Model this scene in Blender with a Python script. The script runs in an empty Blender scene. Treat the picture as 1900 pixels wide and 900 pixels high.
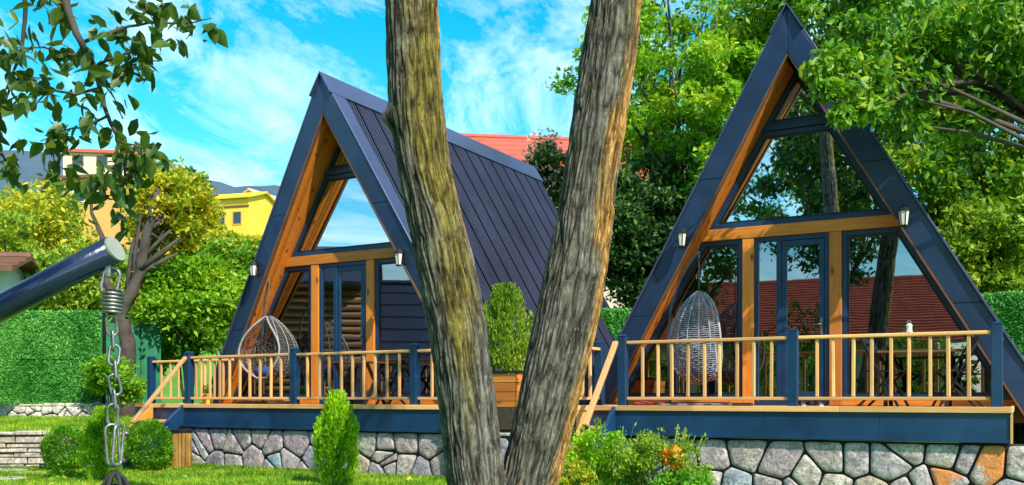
import bpy, bmesh, math, random
import numpy as np
from mathutils import Vector, Matrix

random.seed(7)
rng = np.random.default_rng(7)
scene = bpy.context.scene
col = scene.collection
R = math.radians

# ------------------------------------------------------------------ camera, sky, sun, exposure
F = 1750.0          # focal length in photograph pixels (1900 wide)
YH = 738.0          # row of the horizon
CAMZ = 1.17
DECK = 1.06
cam_d = bpy.data.cameras.new('camera')
cam = bpy.data.objects.new('camera', cam_d)
col.objects.link(cam)
scene.camera = cam
cam.location = (0, 0, CAMZ)
cam.rotation_euler = (R(90), 0, 0)
cam_d.sensor_width = 36
cam_d.lens = 36 * F / 1900
cam_d.shift_y = (YH - 450) / 1900
cam_d.clip_start = 0.05
cam_d.clip_end = 6000

SUN_EL, SUN_AZ = 43.0, 146.0      # azimuth measured from +Y towards +X
world = bpy.data.worlds.new('World')
scene.world = world
world.use_nodes = True
wn = world.node_tree
bg = wn.nodes['Background']
sky = wn.nodes.new('ShaderNodeTexSky')
sky.sky_type = 'NISHITA'
sky.sun_disc = False
sky.sun_elevation = R(SUN_EL)
sky.sun_rotation = R(SUN_AZ)
sky.air_density = 1.0
sky.dust_density = 0.3
sky.ozone_density = 1.6
hs = wn.nodes.new('ShaderNodeHueSaturation')
hs.inputs['Hue'].default_value = 0.468
hs.inputs['Saturation'].default_value = 1.55
hs.inputs['Value'].default_value = 1.08
wn.links.new(sky.outputs[0], hs.inputs['Color'])
tc = wn.nodes.new('ShaderNodeTexCoord')
sp = wn.nodes.new('ShaderNodeSeparateXYZ')
wn.links.new(tc.outputs['Generated'], sp.inputs[0])
zz = wn.nodes.new('ShaderNodeMath'); zz.operation = 'ADD'; zz.inputs[1].default_value = 0.22
zc_ = wn.nodes.new('ShaderNodeMath'); zc_.operation = 'MAXIMUM'; zc_.inputs[1].default_value = 0.0
wn.links.new(sp.outputs['Z'], zc_.inputs[0]); wn.links.new(zc_.outputs[0], zz.inputs[0])
cx = wn.nodes.new('ShaderNodeMath'); cx.operation = 'DIVIDE'
cy = wn.nodes.new('ShaderNodeMath'); cy.operation = 'DIVIDE'
wn.links.new(sp.outputs['X'], cx.inputs[0]); wn.links.new(zz.outputs[0], cx.inputs[1])
wn.links.new(sp.outputs['Y'], cy.inputs[0]); wn.links.new(zz.outputs[0], cy.inputs[1])
cb = wn.nodes.new('ShaderNodeCombineXYZ')
wn.links.new(cx.outputs[0], cb.inputs[0]); wn.links.new(cy.outputs[0], cb.inputs[1])
cmap = wn.nodes.new('ShaderNodeMapping')
cmap.inputs['Location'].default_value = (3.9, 0.4, 0)
cmap.inputs['Rotation'].default_value = (0, 0, R(28))
cmap.inputs['Scale'].default_value = (1.8, 1.1, 1)
wn.links.new(cb.outputs[0], cmap.inputs['Vector'])
cn = wn.nodes.new('ShaderNodeTexNoise')
cn.inputs['Scale'].default_value = 2.1
cn.inputs['Detail'].default_value = 9
cn.inputs['Roughness'].default_value = 0.66
cn.inputs['Distortion'].default_value = 0.7
wn.links.new(cmap.outputs[0], cn.inputs['Vector'])
cr = wn.nodes.new('ShaderNodeValToRGB')
cr.color_ramp.elements[0].position = 0.43; cr.color_ramp.elements[0].color = (0, 0, 0, 1)
cr.color_ramp.elements[1].position = 0.79; cr.color_ramp.elements[1].color = (.9, .9, .9, 1)
wn.links.new(cn.outputs['Fac'], cr.inputs['Fac'])
cmix = wn.nodes.new('ShaderNodeMix'); cmix.data_type = 'RGBA'
cmix.inputs[7].default_value = (6.2, 7.2, 7.9, 1)
wn.links.new(cr.outputs['Color'], cmix.inputs[0])
wn.links.new(hs.outputs['Color'], cmix.inputs[6])
wn.links.new(cmix.outputs[2], bg.inputs['Color'])
bg.inputs['Strength'].default_value = 0.105

sun_d = bpy.data.lights.new('sun', 'SUN')
sun_d.energy = 3.0
sun_d.angle = R(0.6)
sun_d.color = (1.0, 0.93, 0.80)
sun = bpy.data.objects.new('sun', sun_d)
col.objects.link(sun)
sdir = Vector((math.sin(R(SUN_AZ)) * math.cos(R(SUN_EL)), math.cos(R(SUN_AZ)) * math.cos(R(SUN_EL)), math.sin(R(SUN_EL))))
sun.rotation_euler = sdir.to_track_quat('Z', 'Y').to_euler()
sun.location = (20, -20, 30)

scene.view_settings.view_transform = 'Standard'
scene.view_settings.look = 'None'
scene.view_settings.gamma = 1.0
scene.view_settings.use_curve_mapping = False
scene.view_settings.exposure = 1.17
scene.cycles.max_bounces = 8
scene.cycles.transparent_max_bounces = 12
scene.cycles.caustics_reflective = False
scene.cycles.caustics_refractive = False

# ------------------------------------------------------------------ helpers
def at(px, py, Y):
    return Vector(((px - 950) / F * Y, Y, CAMZ + (YH - py) / F * Y))


class Frame:
    """local frame of a cabin: u along the facade, v into the depth, w above the deck"""
    def __init__(s, ox, oy, deg):
        s.ox, s.oy, s.th = ox, oy, R(deg)
        s.c, s.s = math.cos(s.th), math.sin(s.th)
    def U(s, px, v):
        k = (px - 950) / F
        return (k * (s.oy + v * s.c) - s.ox - v * s.s) / (s.c + k * s.s)
    def V(s, px, u):
        k = (px - 950) / F
        return (k * (s.oy - u * s.s) - s.ox - u * s.c) / (s.s - k * s.c)
    def Wz(s, px, py, v):
        u = s.U(px, v)
        Y = s.oy - u * s.s + v * s.c
        return CAMZ + (YH - py) / F * Y - DECK
    def world(s, u, v, w=0.0):
        return Vector((s.ox + u * s.c + v * s.s, s.oy - u * s.s + v * s.c, DECK + w))


def link(name, data, parent=None):
    o = bpy.data.objects.new(name, data)
    col.objects.link(o)
    if parent is not None:
        o.parent = parent
    return o


def tag(o, label, cat, group=None):
    o['label'] = label
    o['category'] = cat
    if group:
        o['group'] = group
    return o


def empty(name, label, cat, loc=(0, 0, 0), rz=0.0, group=None):
    o = link(name, None)
    o.empty_display_size = 0.2
    o.location = loc
    o.rotation_euler = (0, 0, rz)
    return tag(o, label, cat, group)


def structure(o):
    o['kind'] = 'structure'
    return o


class MB:
    def __init__(s):
        s.v, s.f = [], []
    def add(s, vs, fs):
        n = len(s.v)
        s.v += [tuple(p) for p in vs]
        s.f += [tuple(i + n for i in q) for q in fs]
        return s
    def hexa(s, p):
        """8 points: bottom ring 0-3, top ring 4-7"""
        return s.add(p, [(3, 2, 1, 0), (4, 5, 6, 7), (0, 1, 5, 4), (1, 2, 6, 5), (2, 3, 7, 6), (3, 0, 4, 7)])
    def box(s, x0, x1, y0, y1, z0, z1):
        return s.hexa([(x0, y0, z0), (x1, y0, z0), (x1, y1, z0), (x0, y1, z0), (x0, y0, z1), (x1, y0, z1), (x1, y1, z1), (x0, y1, z1)])
    def prism(s, poly, y0, y1):
        """polygon in (x, z), extruded along y; y0/y1 numbers or functions of the point"""
        n = len(poly)
        g0 = y0 if callable(y0) else (lambda p: y0)
        g1 = y1 if callable(y1) else (lambda p: y1)
        vs = [(p[0], g0(p), p[1]) for p in poly] + [(p[0], g1(p), p[1]) for p in poly]
        fs = [tuple(range(n)), tuple(range(2 * n - 1, n - 1, -1))]
        fs += [((i + 1) % n, i, n + i, n + (i + 1) % n) for i in range(n)]
        return s.add(vs, fs)
    def ring(s, outer, inner, y0, y1):
        n = len(outer)
        vs = [(p[0], y0, p[1]) for p in outer] + [(p[0], y0, p[1]) for p in inner] + [(p[0], y1, p[1]) for p in outer] + [(p[0], y1, p[1]) for p in inner]
        fs = []
        for i in range(n):
            j = (i + 1) % n
            fs += [(i, j, n + j, n + i), (2 * n + j, 2 * n + i, 3 * n + i, 3 * n + j), (i, 2 * n + i, 2 * n + j, j), (n + i, n + j, 3 * n + j, 3 * n + i)]
        return s.add(vs, fs)
    def bar(s, a, b, wd, ht, up=(0, 0, 1)):
        """rectangular bar from a to b"""
        a, b, up = Vector(a), Vector(b), Vector(up)
        d = (b - a).normalized()
        sd = d.cross(up).normalized() * (wd / 2)
        u = sd.cross(d).normalized() * (ht / 2)
        return s.hexa([a - sd - u, a + sd - u, b + sd - u, b - sd - u, a - sd + u, a + sd + u, b + sd + u, b - sd + u])
    def tube(s, pts, rad, n=8, closed=False, caps=True):
        pts = [Vector(p) for p in pts]
        m = len(pts)
        rr = rad if hasattr(rad, '__len__') else [rad] * m
        vs, fs = [], []
        prev = None
        for i, p in enumerate(pts):
            if closed:
                d = pts[(i + 1) % m] - pts[i - 1]
            else:
                d = pts[min(i + 1, m - 1)] - pts[max(i - 1, 0)]
            if d.length < 1e-9:
                d = Vector((0, 0, 1))
            d.normalize()
            if prev is None:
                a = d.cross(Vector((0, 0, 1)))
                if a.length < 1e-3:
                    a = d.cross(Vector((0, 1, 0)))
            else:
                a = prev - d * prev.dot(d)
                if a.length < 1e-6:
                    a = d.cross(Vector((0.3, 1, 0.2)))
            a.normalize()
            prev = a
            b = d.cross(a)
            for k in range(n):
                t = 2 * math.pi * k / n
                vs.append(p + (a * math.cos(t) + b * math.sin(t)) * rr[i])
        q = m if closed else m - 1
        for i in range(q):
            i2 = (i + 1) % m
            for k in range(n):
                k2 = (k + 1) % n
                fs.append((i * n + k, i * n + k2, i2 * n + k2, i2 * n + k))
        if caps and not closed:
            fs.append(tuple(range(n - 1, -1, -1)))
            fs.append(tuple((m - 1) * n + k for k in range(n)))
        return s.add(vs, fs)
    def lathe(s, prof, n=16, c=(0, 0, 0)):
        vs, fs = [], []
        for r_, z_ in prof:
            for k in range(n):
                t = 2 * math.pi * k / n
                vs.append((c[0] + r_ * math.cos(t), c[1] + r_ * math.sin(t), c[2] + z_))
        m = len(prof)
        for i in range(m - 1):
            for k in range(n):
                k2 = (k + 1) % n
                fs.append((i * n + k, i * n + k2, (i + 1) * n + k2, (i + 1) * n + k))
        fs.append(tuple(range(n - 1, -1, -1)))
        fs.append(tuple((m - 1) * n + k for k in range(n)))
        return s.add(vs, fs)
    def mesh(s, name, mat, bevel=0.0, smooth=False, seg=1):
        me = bpy.data.meshes.new(name)
        me.from_pydata(s.v, [], s.f)
        bm = bmesh.new()
        bm.from_mesh(me)
        bmesh.ops.recalc_face_normals(bm, faces=bm.faces)
        if bevel > 0:
            bmesh.ops.bevel(bm, geom=list(bm.edges), offset=bevel, segments=seg, affect='EDGES', profile=0.6)
        bm.to_mesh(me)
        bm.free()
        if smooth:
            me.polygons.foreach_set('use_smooth', [True] * len(me.polygons))
        me.materials.append(mat)
        me.update()
        return me
    def build(s, name, mat, parent=None, bevel=0.0, smooth=False, seg=1):
        return link(name, s.mesh(name, mat, bevel, smooth, seg), parent)


def mesh_np(name, verts, faces, mat, smooth=False):
    """verts (n,3), faces (m,k) arrays"""
    me = bpy.data.meshes.new(name)
    k = faces.shape[1]
    me.vertices.add(len(verts))
    me.vertices.foreach_set('co', np.ascontiguousarray(verts, np.float32).ravel())
    me.loops.add(faces.size)
    me.loops.foreach_set('vertex_index', np.ascontiguousarray(faces, np.int32).ravel())
    me.polygons.add(len(faces))
    me.polygons.foreach_set('loop_start', np.arange(0, faces.size, k, dtype=np.int32))
    try:
        me.polygons.foreach_set('loop_total', np.full(len(faces), k, np.int32))
    except Exception:
        pass
    if smooth:
        me.polygons.foreach_set('use_smooth', np.ones(len(faces), bool))
    me.update(calc_edges=True)
    me.validate()
    me.materials.append(mat)
    return me


def clip(poly, nx, nz, c):
    """keep the side nx*x+nz*z <= c"""
    out = []
    for i in range(len(poly)):
        a, b = poly[i], poly[(i + 1) % len(poly)]
        da, db = nx * a[0] + nz * a[1] - c, nx * b[0] + nz * b[1] - c
        if da <= 0:
            out.append(a)
        if da * db < 0:
            t = da / (da - db)
            out.append((a[0] + t * (b[0] - a[0]), a[1] + t * (b[1] - a[1])))
    return out


def area2(p):
    return sum(p[i][0] * p[(i + 1) % len(p)][1] - p[(i + 1) % len(p)][0] * p[i][1] for i in range(len(p)))


def inset(poly, d):
    if area2(poly) < 0:
        poly = poly[::-1]
    out = poly[:]
    n = len(poly)
    res = []
    for i in range(n):
        p0, p1, p2 = Vector(poly[i - 1]), Vector(poly[i]), Vector(poly[(i + 1) % n])
        e1, e2 = (p1 - p0).normalized(), (p2 - p1).normalized()
        n1, n2 = Vector((-e1.y, e1.x)), Vector((-e2.y, e2.x))
        b = n1 + n2
        b = b / max(0.15, b.dot(n1))
        q = p1 + b * d
        res.append((q.x, q.y))
    return poly, res


# value noise for sculpted relief
_perm = rng.random(4096)
def vnoise(p):
    """p (n,3) -> 0..1"""
    i = np.floor(p).astype(np.int64)
    f = p - i
    f = f * f * (3 - 2 * f)
    def h(a, b, c):
        return _perm[((a * 73856093) ^ (b * 19349663) ^ (c * 83492791)) & 4095]
    r = 0
    for dx in (0, 1):
        for dy in (0, 1):
            for dz in (0, 1):
                wgt = (f[:, 0] if dx else 1 - f[:, 0]) * (f[:, 1] if dy else 1 - f[:, 1]) * (f[:, 2] if dz else 1 - f[:, 2])
                r = r + wgt * h(i[:, 0] + dx, i[:, 1] + dy, i[:, 2] + dz)
    return r


def fbm(p, o=4):
    r, a, t = 0, 0.5, 0
    for k in range(o):
        r = r + a * vnoise(p * 2 ** k + 17.3 * k)
        t += a
        a *= 0.5
    return r / t


# ------------------------------------------------------------------ materials
def new_mat(name):
    m = bpy.data.materials.new(name)
    m.use_nodes = True
    return m, m.node_tree, m.node_tree.nodes['Principled BSDF']


def N(nt, t, **kw):
    n = nt.nodes.new(t)
    for k, v in kw.items():
        setattr(n, k, v)
    return n


def ramp(nt, stops):
    n = nt.nodes.new('ShaderNodeValToRGB')
    e = n.color_ramp.elements
    while len(e) < len(stops):
        e.new(0.5)
    for i, (p, c) in enumerate(stops):
        e[i].position = p
        e[i].color = (*c, 1)
    return n


def coords(nt, scale=(1, 1, 1), src='Object'):
    t = N(nt, 'ShaderNodeTexCoord')
    m = N(nt, 'ShaderNodeMapping')
    m.inputs['Scale'].default_value = scale
    nt.links.new(t.outputs[src], m.inputs['Vector'])
    return m.outputs[0]


def noise(nt, vec, scale, detail=5, rough=0.55, dist=0.0):
    n = N(nt, 'ShaderNodeTexNoise')
    n.inputs['Scale'].default_value = scale
    n.inputs['Detail'].default_value = detail
    n.inputs['Roughness'].default_value = rough
    n.inputs['Distortion'].default_value = dist
    nt.links.new(vec, n.inputs['Vector'])
    return n.outputs['Fac']


def bump(nt, b, h, strength, dist=0.01):
    n = N(nt, 'ShaderNodeBump')
    n.inputs['Strength'].default_value = strength
    n.inputs['Distance'].default_value = dist
    nt.links.new(h, n.inputs['Height'])
    nt.links.new(n.outputs[0], b.inputs['Normal'])


def mixc(nt, fac, a, b, mode='MIX'):
    n = N(nt, 'ShaderNodeMix', data_type='RGBA', blend_type=mode)
    for idx, x in ((0, fac), (6, a), (7, b)):
        if isinstance(x, (int, float)):
            n.inputs[idx].default_value = x
        elif isinstance(x, tuple):
            n.inputs[idx].default_value = (*x, 1)
        else:
            nt.links.new(x, n.inputs[idx])
    return n.outputs[2]


def wood(name, c1, c2, axis='x', knots=True, rough=0.55, spread=0.35):
    m, nt, b = new_mat(name)
    sc = {'x': (0.6, 9, 9), 'y': (9, 0.6, 9), 'z': (9, 9, 0.6)}[axis]
    v = coords(nt, sc)
    oi = N(nt, 'ShaderNodeObjectInfo')
    add = N(nt, 'ShaderNodeVectorMath', operation='ADD')
    nt.links.new(v, add.inputs[0])
    mul = N(nt, 'ShaderNodeVectorMath', operation='SCALE')
    comb = N(nt, 'ShaderNodeCombineXYZ')
    for k in range(3):
        nt.links.new(oi.outputs['Random'], comb.inputs[k])
    nt.links.new(comb.outputs[0], mul.inputs[0])
    mul.inputs['Scale'].default_value = 37.0
    nt.links.new(mul.outputs[0], add.inputs[1])
    v = add.outputs[0]
    g = noise(nt, v, 3.0, 6, 0.6, 1.2)
    r_ = ramp(nt, [(0.3, c1), (0.7, c2)])
    nt.links.new(g, r_.inputs['Fac'])
    c = r_.outputs['Color']
    # piece to piece tint
    mr = N(nt, 'ShaderNodeMapRange')
    mr.inputs['To Min'].default_value = 1 - spread
    mr.inputs['To Max'].default_value = 1 + spread * 0.4
    nt.links.new(oi.outputs['Random'], mr.inputs['Value'])
    hsv = N(nt, 'ShaderNodeHueSaturation')
    nt.links.new(mr.outputs[0], hsv.inputs['Value'])
    nt.links.new(c, hsv.inputs['Color'])
    c = hsv.outputs['Color']
    if knots:
        sck = {'x': (2.2, 6, 6), 'y': (6, 2.2, 6), 'z': (6, 6, 2.2)}[axis]
        kv = coords(nt, sck)
        vo = N(nt, 'ShaderNodeTexVoronoi')
        vo.inputs['Scale'].default_value = 1.0
        nt.links.new(kv, vo.inputs['Vector'])
        kr = ramp(nt, [(0.07, (1, 1, 1)), (0.2, (0, 0, 0))])
        nt.links.new(vo.outputs['Distance'], kr.inputs['Fac'])
        c = mixc(nt, kr.outputs['Color'], c, tuple(x * 0.22 for x in c1))
    nt.links.new(c, b.inputs['Base Color'])
    b.inputs['Roughness'].default_value = rough
    bump(nt, b, g, 0.25, 0.004)
    return m


def paint(name, c, rough=0.4, metallic=0.0, var=0.25, scale=3.0, coat=0.0, spec=0.5):
    m, nt, b = new_mat(name)
    v = coords(nt)
    g = noise(nt, v, scale, 7, 0.65, 0.3)
    r_ = ramp(nt, [(0.3, tuple(x * (1 - var) for x in c)), (0.7, tuple(min(1, x * (1 + var)) for x in c))])
    nt.links.new(g, r_.inputs['Fac'])
    nt.links.new(r_.outputs['Color'], b.inputs['Base Color'])
    rr = N(nt, 'ShaderNodeMapRange')
    rr.inputs['To Min'].default_value = max(0.02, rough - 0.12)
    rr.inputs['To Max'].default_value = min(1, rough + 0.12)
    nt.links.new(g, rr.inputs['Value'])
    nt.links.new(rr.outputs[0], b.inputs['Roughness'])
    b.inputs['Metallic'].default_value = metallic
    b.inputs['Coat Weight'].default_value = coat
    b.inputs['Specular IOR Level'].default_value = spec
    hh_ = N(nt, 'ShaderNodeMath', operation='ADD')
    nt.links.new(noise(nt, v, scale * 7, 4), hh_.inputs[0])
    nt.links.new(g, hh_.inputs[1])
    bump(nt, b, hh_.outputs[0], 0.12, 0.02)
    return m


def leaf_mat(name, c1, c2, c3, transl=0.35, rough=0.5, big=0.6):
    """colour changes from leaf to leaf and slowly through the crown"""
    m, nt, b = new_mat(name)
    ge = N(nt, 'ShaderNodeNewGeometry')
    v = coords(nt)
    n1 = noise(nt, v, big, 3)
    ad = N(nt, 'ShaderNodeMath', operation='ADD')
    ml = N(nt, 'ShaderNodeMath', operation='MULTIPLY')
    ml.inputs[1].default_value = 0.7
    nt.links.new(ge.outputs['Random Per Island'], ml.inputs[0])
    sb = N(nt, 'ShaderNodeMath', operation='MULTIPLY_ADD')
    sb.inputs[1].default_value = 1.5
    sb.inputs[2].default_value = -0.6
    nt.links.new(n1, sb.inputs[0])
    nt.links.new(ml.outputs[0], ad.inputs[0])
    nt.links.new(sb.outputs[0], ad.inputs[1])
    r_ = ramp(nt, [(0.10, c1), (0.45, c2), (0.8, c3), (1.0, (min(1, c3[0] * 1.5), c3[1] * 1.02, c3[2]))])
    nt.links.new(ad.outputs[0], r_.inputs['Fac'])
    nt.links.new(r_.outputs['Color'], b.inputs['Base Color'])
    b.inputs['Roughness'].default_value = rough
    b.inputs['Specular IOR Level'].default_value = 0.35
    tr = N(nt, 'ShaderNodeBsdfTranslucent')
    tint = mixc(nt, 1.0, r_.outputs['Color'], (1.25, 1.15, 0.5), 'MULTIPLY')
    nt.links.new(tint, tr.inputs['Color'])
    mx = N(nt, 'ShaderNodeMixShader')
    mx.inputs[0].default_value = transl
    nt.links.new(b.outputs[0], mx.inputs[1])
    nt.links.new(tr.outputs[0], mx.inputs[2])
    nt.links.new(mx.outputs[0], nt.nodes['Material Output'].inputs['Surface'])
    return m


def glass_mat(name, refl, tint, wav=0.03):
    """coated tinted pane: mirrors strongly, lets some of the room show"""
    m, nt, b = new_mat(name)
    nt.nodes.remove(b)
    gl = N(nt, 'ShaderNodeBsdfGlossy')
    gl.inputs['Color'].default_value = (0.86, 0.92, 0.95, 1)
    gl.inputs['Roughness'].default_value = 0.012
    tr = N(nt, 'ShaderNodeBsdfTransparent')
    tr.inputs['Color'].default_value = (*tint, 1)
    mx = N(nt, 'ShaderNodeMixShader')
    mx.inputs[0].default_value = refl
    bp = N(nt, 'ShaderNodeBump')
    bp.inputs['Strength'].default_value = wav
    bp.inputs['Distance'].default_value = 0.05
    nt.links.new(noise(nt, coords(nt), 1.3, 2), bp.inputs['Height'])
    nt.links.new(bp.outputs[0], gl.inputs['Normal'])
    nt.links.new(tr.outputs[0], mx.inputs[1])
    nt.links.new(gl.outputs[0], mx.inputs[2])
    nt.links.new(mx.outputs[0], nt.nodes['Material Output'].inputs['Surface'])
    return m


def stone_mat(name, stops, scale=6, rough=0.85, bs=0.6):
    m, nt, b = new_mat(name)
    oi = N(nt, 'ShaderNodeObjectInfo')
    r_ = ramp(nt, stops)
    r_.color_ramp.interpolation = 'CONSTANT' if False else 'LINEAR'
    nt.links.new(oi.outputs['Random'], r_.inputs['Fac'])
    v = coords(nt)
    g = noise(nt, v, scale, 8, 0.7, 0.4)
    dark = ramp(nt, [(0.28, (0.3, 0.29, 0.32)), (0.48, (0.9, 0.9, 0.9)), (0.68, (1.7, 1.65, 1.55))])
    nt.links.new(g, dark.inputs['Fac'])
    c = mixc(nt, 1.0, r_.outputs['Color'], dark.outputs['Color'], 'MULTIPLY')
    g3 = noise(nt, v, scale * 3.5, 6, 0.75)
    fine = ramp(nt, [(0.35, (0.55, 0.54, 0.56)), (0.65, (1.35, 1.34, 1.3))])
    nt.links.new(g3, fine.inputs['Fac'])
    c = mixc(nt, 1.0, c, fine.outputs['Color'], 'MULTIPLY')
    g2 = noise(nt, v, scale * 0.45, 4, 0.6)
    gr = ramp(nt, [(0.52, (0, 0, 0)), (0.7, (0.55, 0.55, 0.55))])
    nt.links.new(g2, gr.inputs['Fac'])
    c = mixc(nt, gr.outputs['Color'], c, (0.42, 0.34, 0.24))
    nt.links.new(c, b.inputs['Base Color'])
    b.inputs['Roughness'].default_value = rough
    bump(nt, b, g, bs, 0.05)
    return m


M = {}
M['navy'] = paint('navy_paint', (0.004, 0.036, 0.10), 0.42, 0.0, 0.35, 1.6, 0.08)
M['navy_metal'] = paint('navy_metal', (0.018, 0.042, 0.105), 0.40, 0.25, 0.35, 1.2, 0.1)
M['roof'] = paint('roof_sheet', (0.050, 0.054, 0.10), 0.42, 0.25, 0.25, 0.8, 0.0)
M['flash'] = paint('roof_flashing', (0.055, 0.072, 0.16), 0.38, 0.3, 0.2, 1.0, 0.1)
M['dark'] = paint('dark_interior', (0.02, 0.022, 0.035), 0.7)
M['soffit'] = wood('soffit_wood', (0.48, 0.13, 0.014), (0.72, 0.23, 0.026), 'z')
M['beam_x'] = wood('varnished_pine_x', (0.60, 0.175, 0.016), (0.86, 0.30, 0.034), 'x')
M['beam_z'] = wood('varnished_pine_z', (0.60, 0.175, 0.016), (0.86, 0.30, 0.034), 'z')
M['deckwood'] = wood('deck_wood', (0.52, 0.16, 0.025), (0.74, 0.28, 0.05), 'x')
M['pale_x'] = wood('pale_pine_x', (0.68, 0.33, 0.10), (0.88, 0.50, 0.21), 'x', False)
M['pale_y'] = wood('pale_pine_y', (0.68, 0.33, 0.10), (0.88, 0.50, 0.21), 'y', False)
M['pale_z'] = wood('pale_pine_z', (0.60, 0.29, 0.085), (0.86, 0.50, 0.21), 'z', False)
M['planter'] = wood('planter_wood', (0.60, 0.16, 0.025), (0.80, 0.27, 0.045), 'x')
M['binwood'] = wood('bin_wood', (0.38, 0.17, 0.03), (0.62, 0.34, 0.08), 'z')
M['glass'] = glass_mat('reflective_glass', 0.32, (0.16, 0.2, 0.24), .012)
M['glass_up'] = glass_mat('coated_gable_glass', 0.75, (0.12, 0.2, 0.26), .012)
M['stone'] = stone_mat('wall_stone', [(0.0, (0.31, 0.25, 0.28)), (0.2, (0.50, 0.43, 0.43)), (0.4, (0.34, 0.31, 0.39)), (0.55, (0.54, 0.47, 0.43)), (0.7, (0.42, 0.33, 0.38)), (0.85, (0.29, 0.38, 0.46)), (1.0, (0.48, 0.37, 0.26))], 9, .85, .9)
M['drystone'] = stone_mat('dry_stone', [(0.0, (0.38, 0.33, 0.28)), (0.5, (0.52, 0.46, 0.40)), (1.0, (0.44, 0.38, 0.30))], 7)
M['limestone'] = stone_mat('pale_rubble', [(0.0, (0.46, 0.42, 0.38)), (0.5, (0.6, 0.57, 0.52)), (1.0, (0.5, 0.46, 0.4))], 7)
M['mortar'] = paint('black_mortar', (0.012, 0.012, 0.014), 0.8)
M['black'] = paint('black_metal', (0.014, 0.014, 0.018), 0.45, 0.3)
M['steel'] = paint('chain_steel', (0.26, 0.25, 0.25), 0.42, 0.85, 0.5, 14)
M['pole'] = paint('gloss_navy_steel', (0.007, 0.016, 0.058), 0.22, 0.2, 0.2, 2.0, 0.6)
M['cap'] = paint('pole_cap_plastic', (0.30, 0.31, 0.26), 0.6)
M['wicker'] = paint('grey_wicker', (0.24, 0.25, 0.31), 0.6, 0, 0.3, 14)
M['wicker_dark'] = paint('brown_wicker', (0.11, 0.095, 0.095), 0.6, 0, 0.35, 14)
M['rimw'] = paint('pale_rim', (0.30, 0.285, 0.29), 0.5, 0, 0.2, 10)
M['white'] = paint('white_paint', (0.78, 0.77, 0.74), 0.6, 0, 0.08)
M['lampglass'] = paint('frosted_lamp_glass', (0.70, 0.66, 0.58), 0.25, 0, 0.1)
M['rope'] = paint('black_rope', (0.022, 0.02, 0.022), 0.8, 0, 0.4, 20)
M['soil'] = paint('soil', (0.05, 0.035, 0.025), 0.9, 0, 0.4, 12)
M['red'] = paint('red_plastic', (0.55, 0.03, 0.02), 0.4)
M['yellow'] = paint('yellow_pot', (0.75, 0.5, 0.06), 0.5)
M['curtain'] = paint('curtain_cloth', (0.6, 0.58, 0.6), 0.9)
M['cushion'] = paint('blue_cushion', (0.035, 0.05, 0.14), 0.9)
M['yhouse'] = paint('yellow_render', (0.80, 0.52, 0.05), 0.85, 0, 0.12, 0.4)
M['ohouse'] = paint('orange_render', (0.72, 0.36, 0.10), 0.85, 0, 0.12, 0.4)
M['chouse'] = paint('cream_render', (0.62, 0.52, 0.40), 0.85, 0, 0.12, 0.4)
M['tile'] = paint('red_roof_tile', (0.50, 0.10, 0.06), 0.7, 0, 0.3, 2.5)
M['brown'] = paint('brown_wood_paint', (0.16, 0.07, 0.035), 0.6)
M['logs'] = wood('log_wood', (0.26, 0.11, 0.04), (0.40, 0.19, 0.08), 'x', False)
M['pane'] = paint('dark_window_pane', (0.03, 0.04, 0.05), 0.12, 0, 0.2, 1, 0.4)
M['orange_flower'] = leaf_mat('orange_petals', (0.75, 0.25, 0.02), (0.85, 0.36, 0.03), (0.9, 0.5, 0.06), 0.3)
M['pink_flower'] = leaf_mat('pink_petals', (0.62, 0.20, 0.20), (0.75, 0.38, 0.33), (0.8, 0.55, 0.48), 0.3)
M['trunk'] = paint('grey_bark', (0.07, 0.055, 0.045), 0.9, 0, 0.5, 5)
M['mountain'] = paint('hazy_wooded_mountain', (0.06, 0.105, 0.15), 0.95, 0, 0.2, 0.01)  # blue of the distant haze is mixed into this base colour

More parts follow.
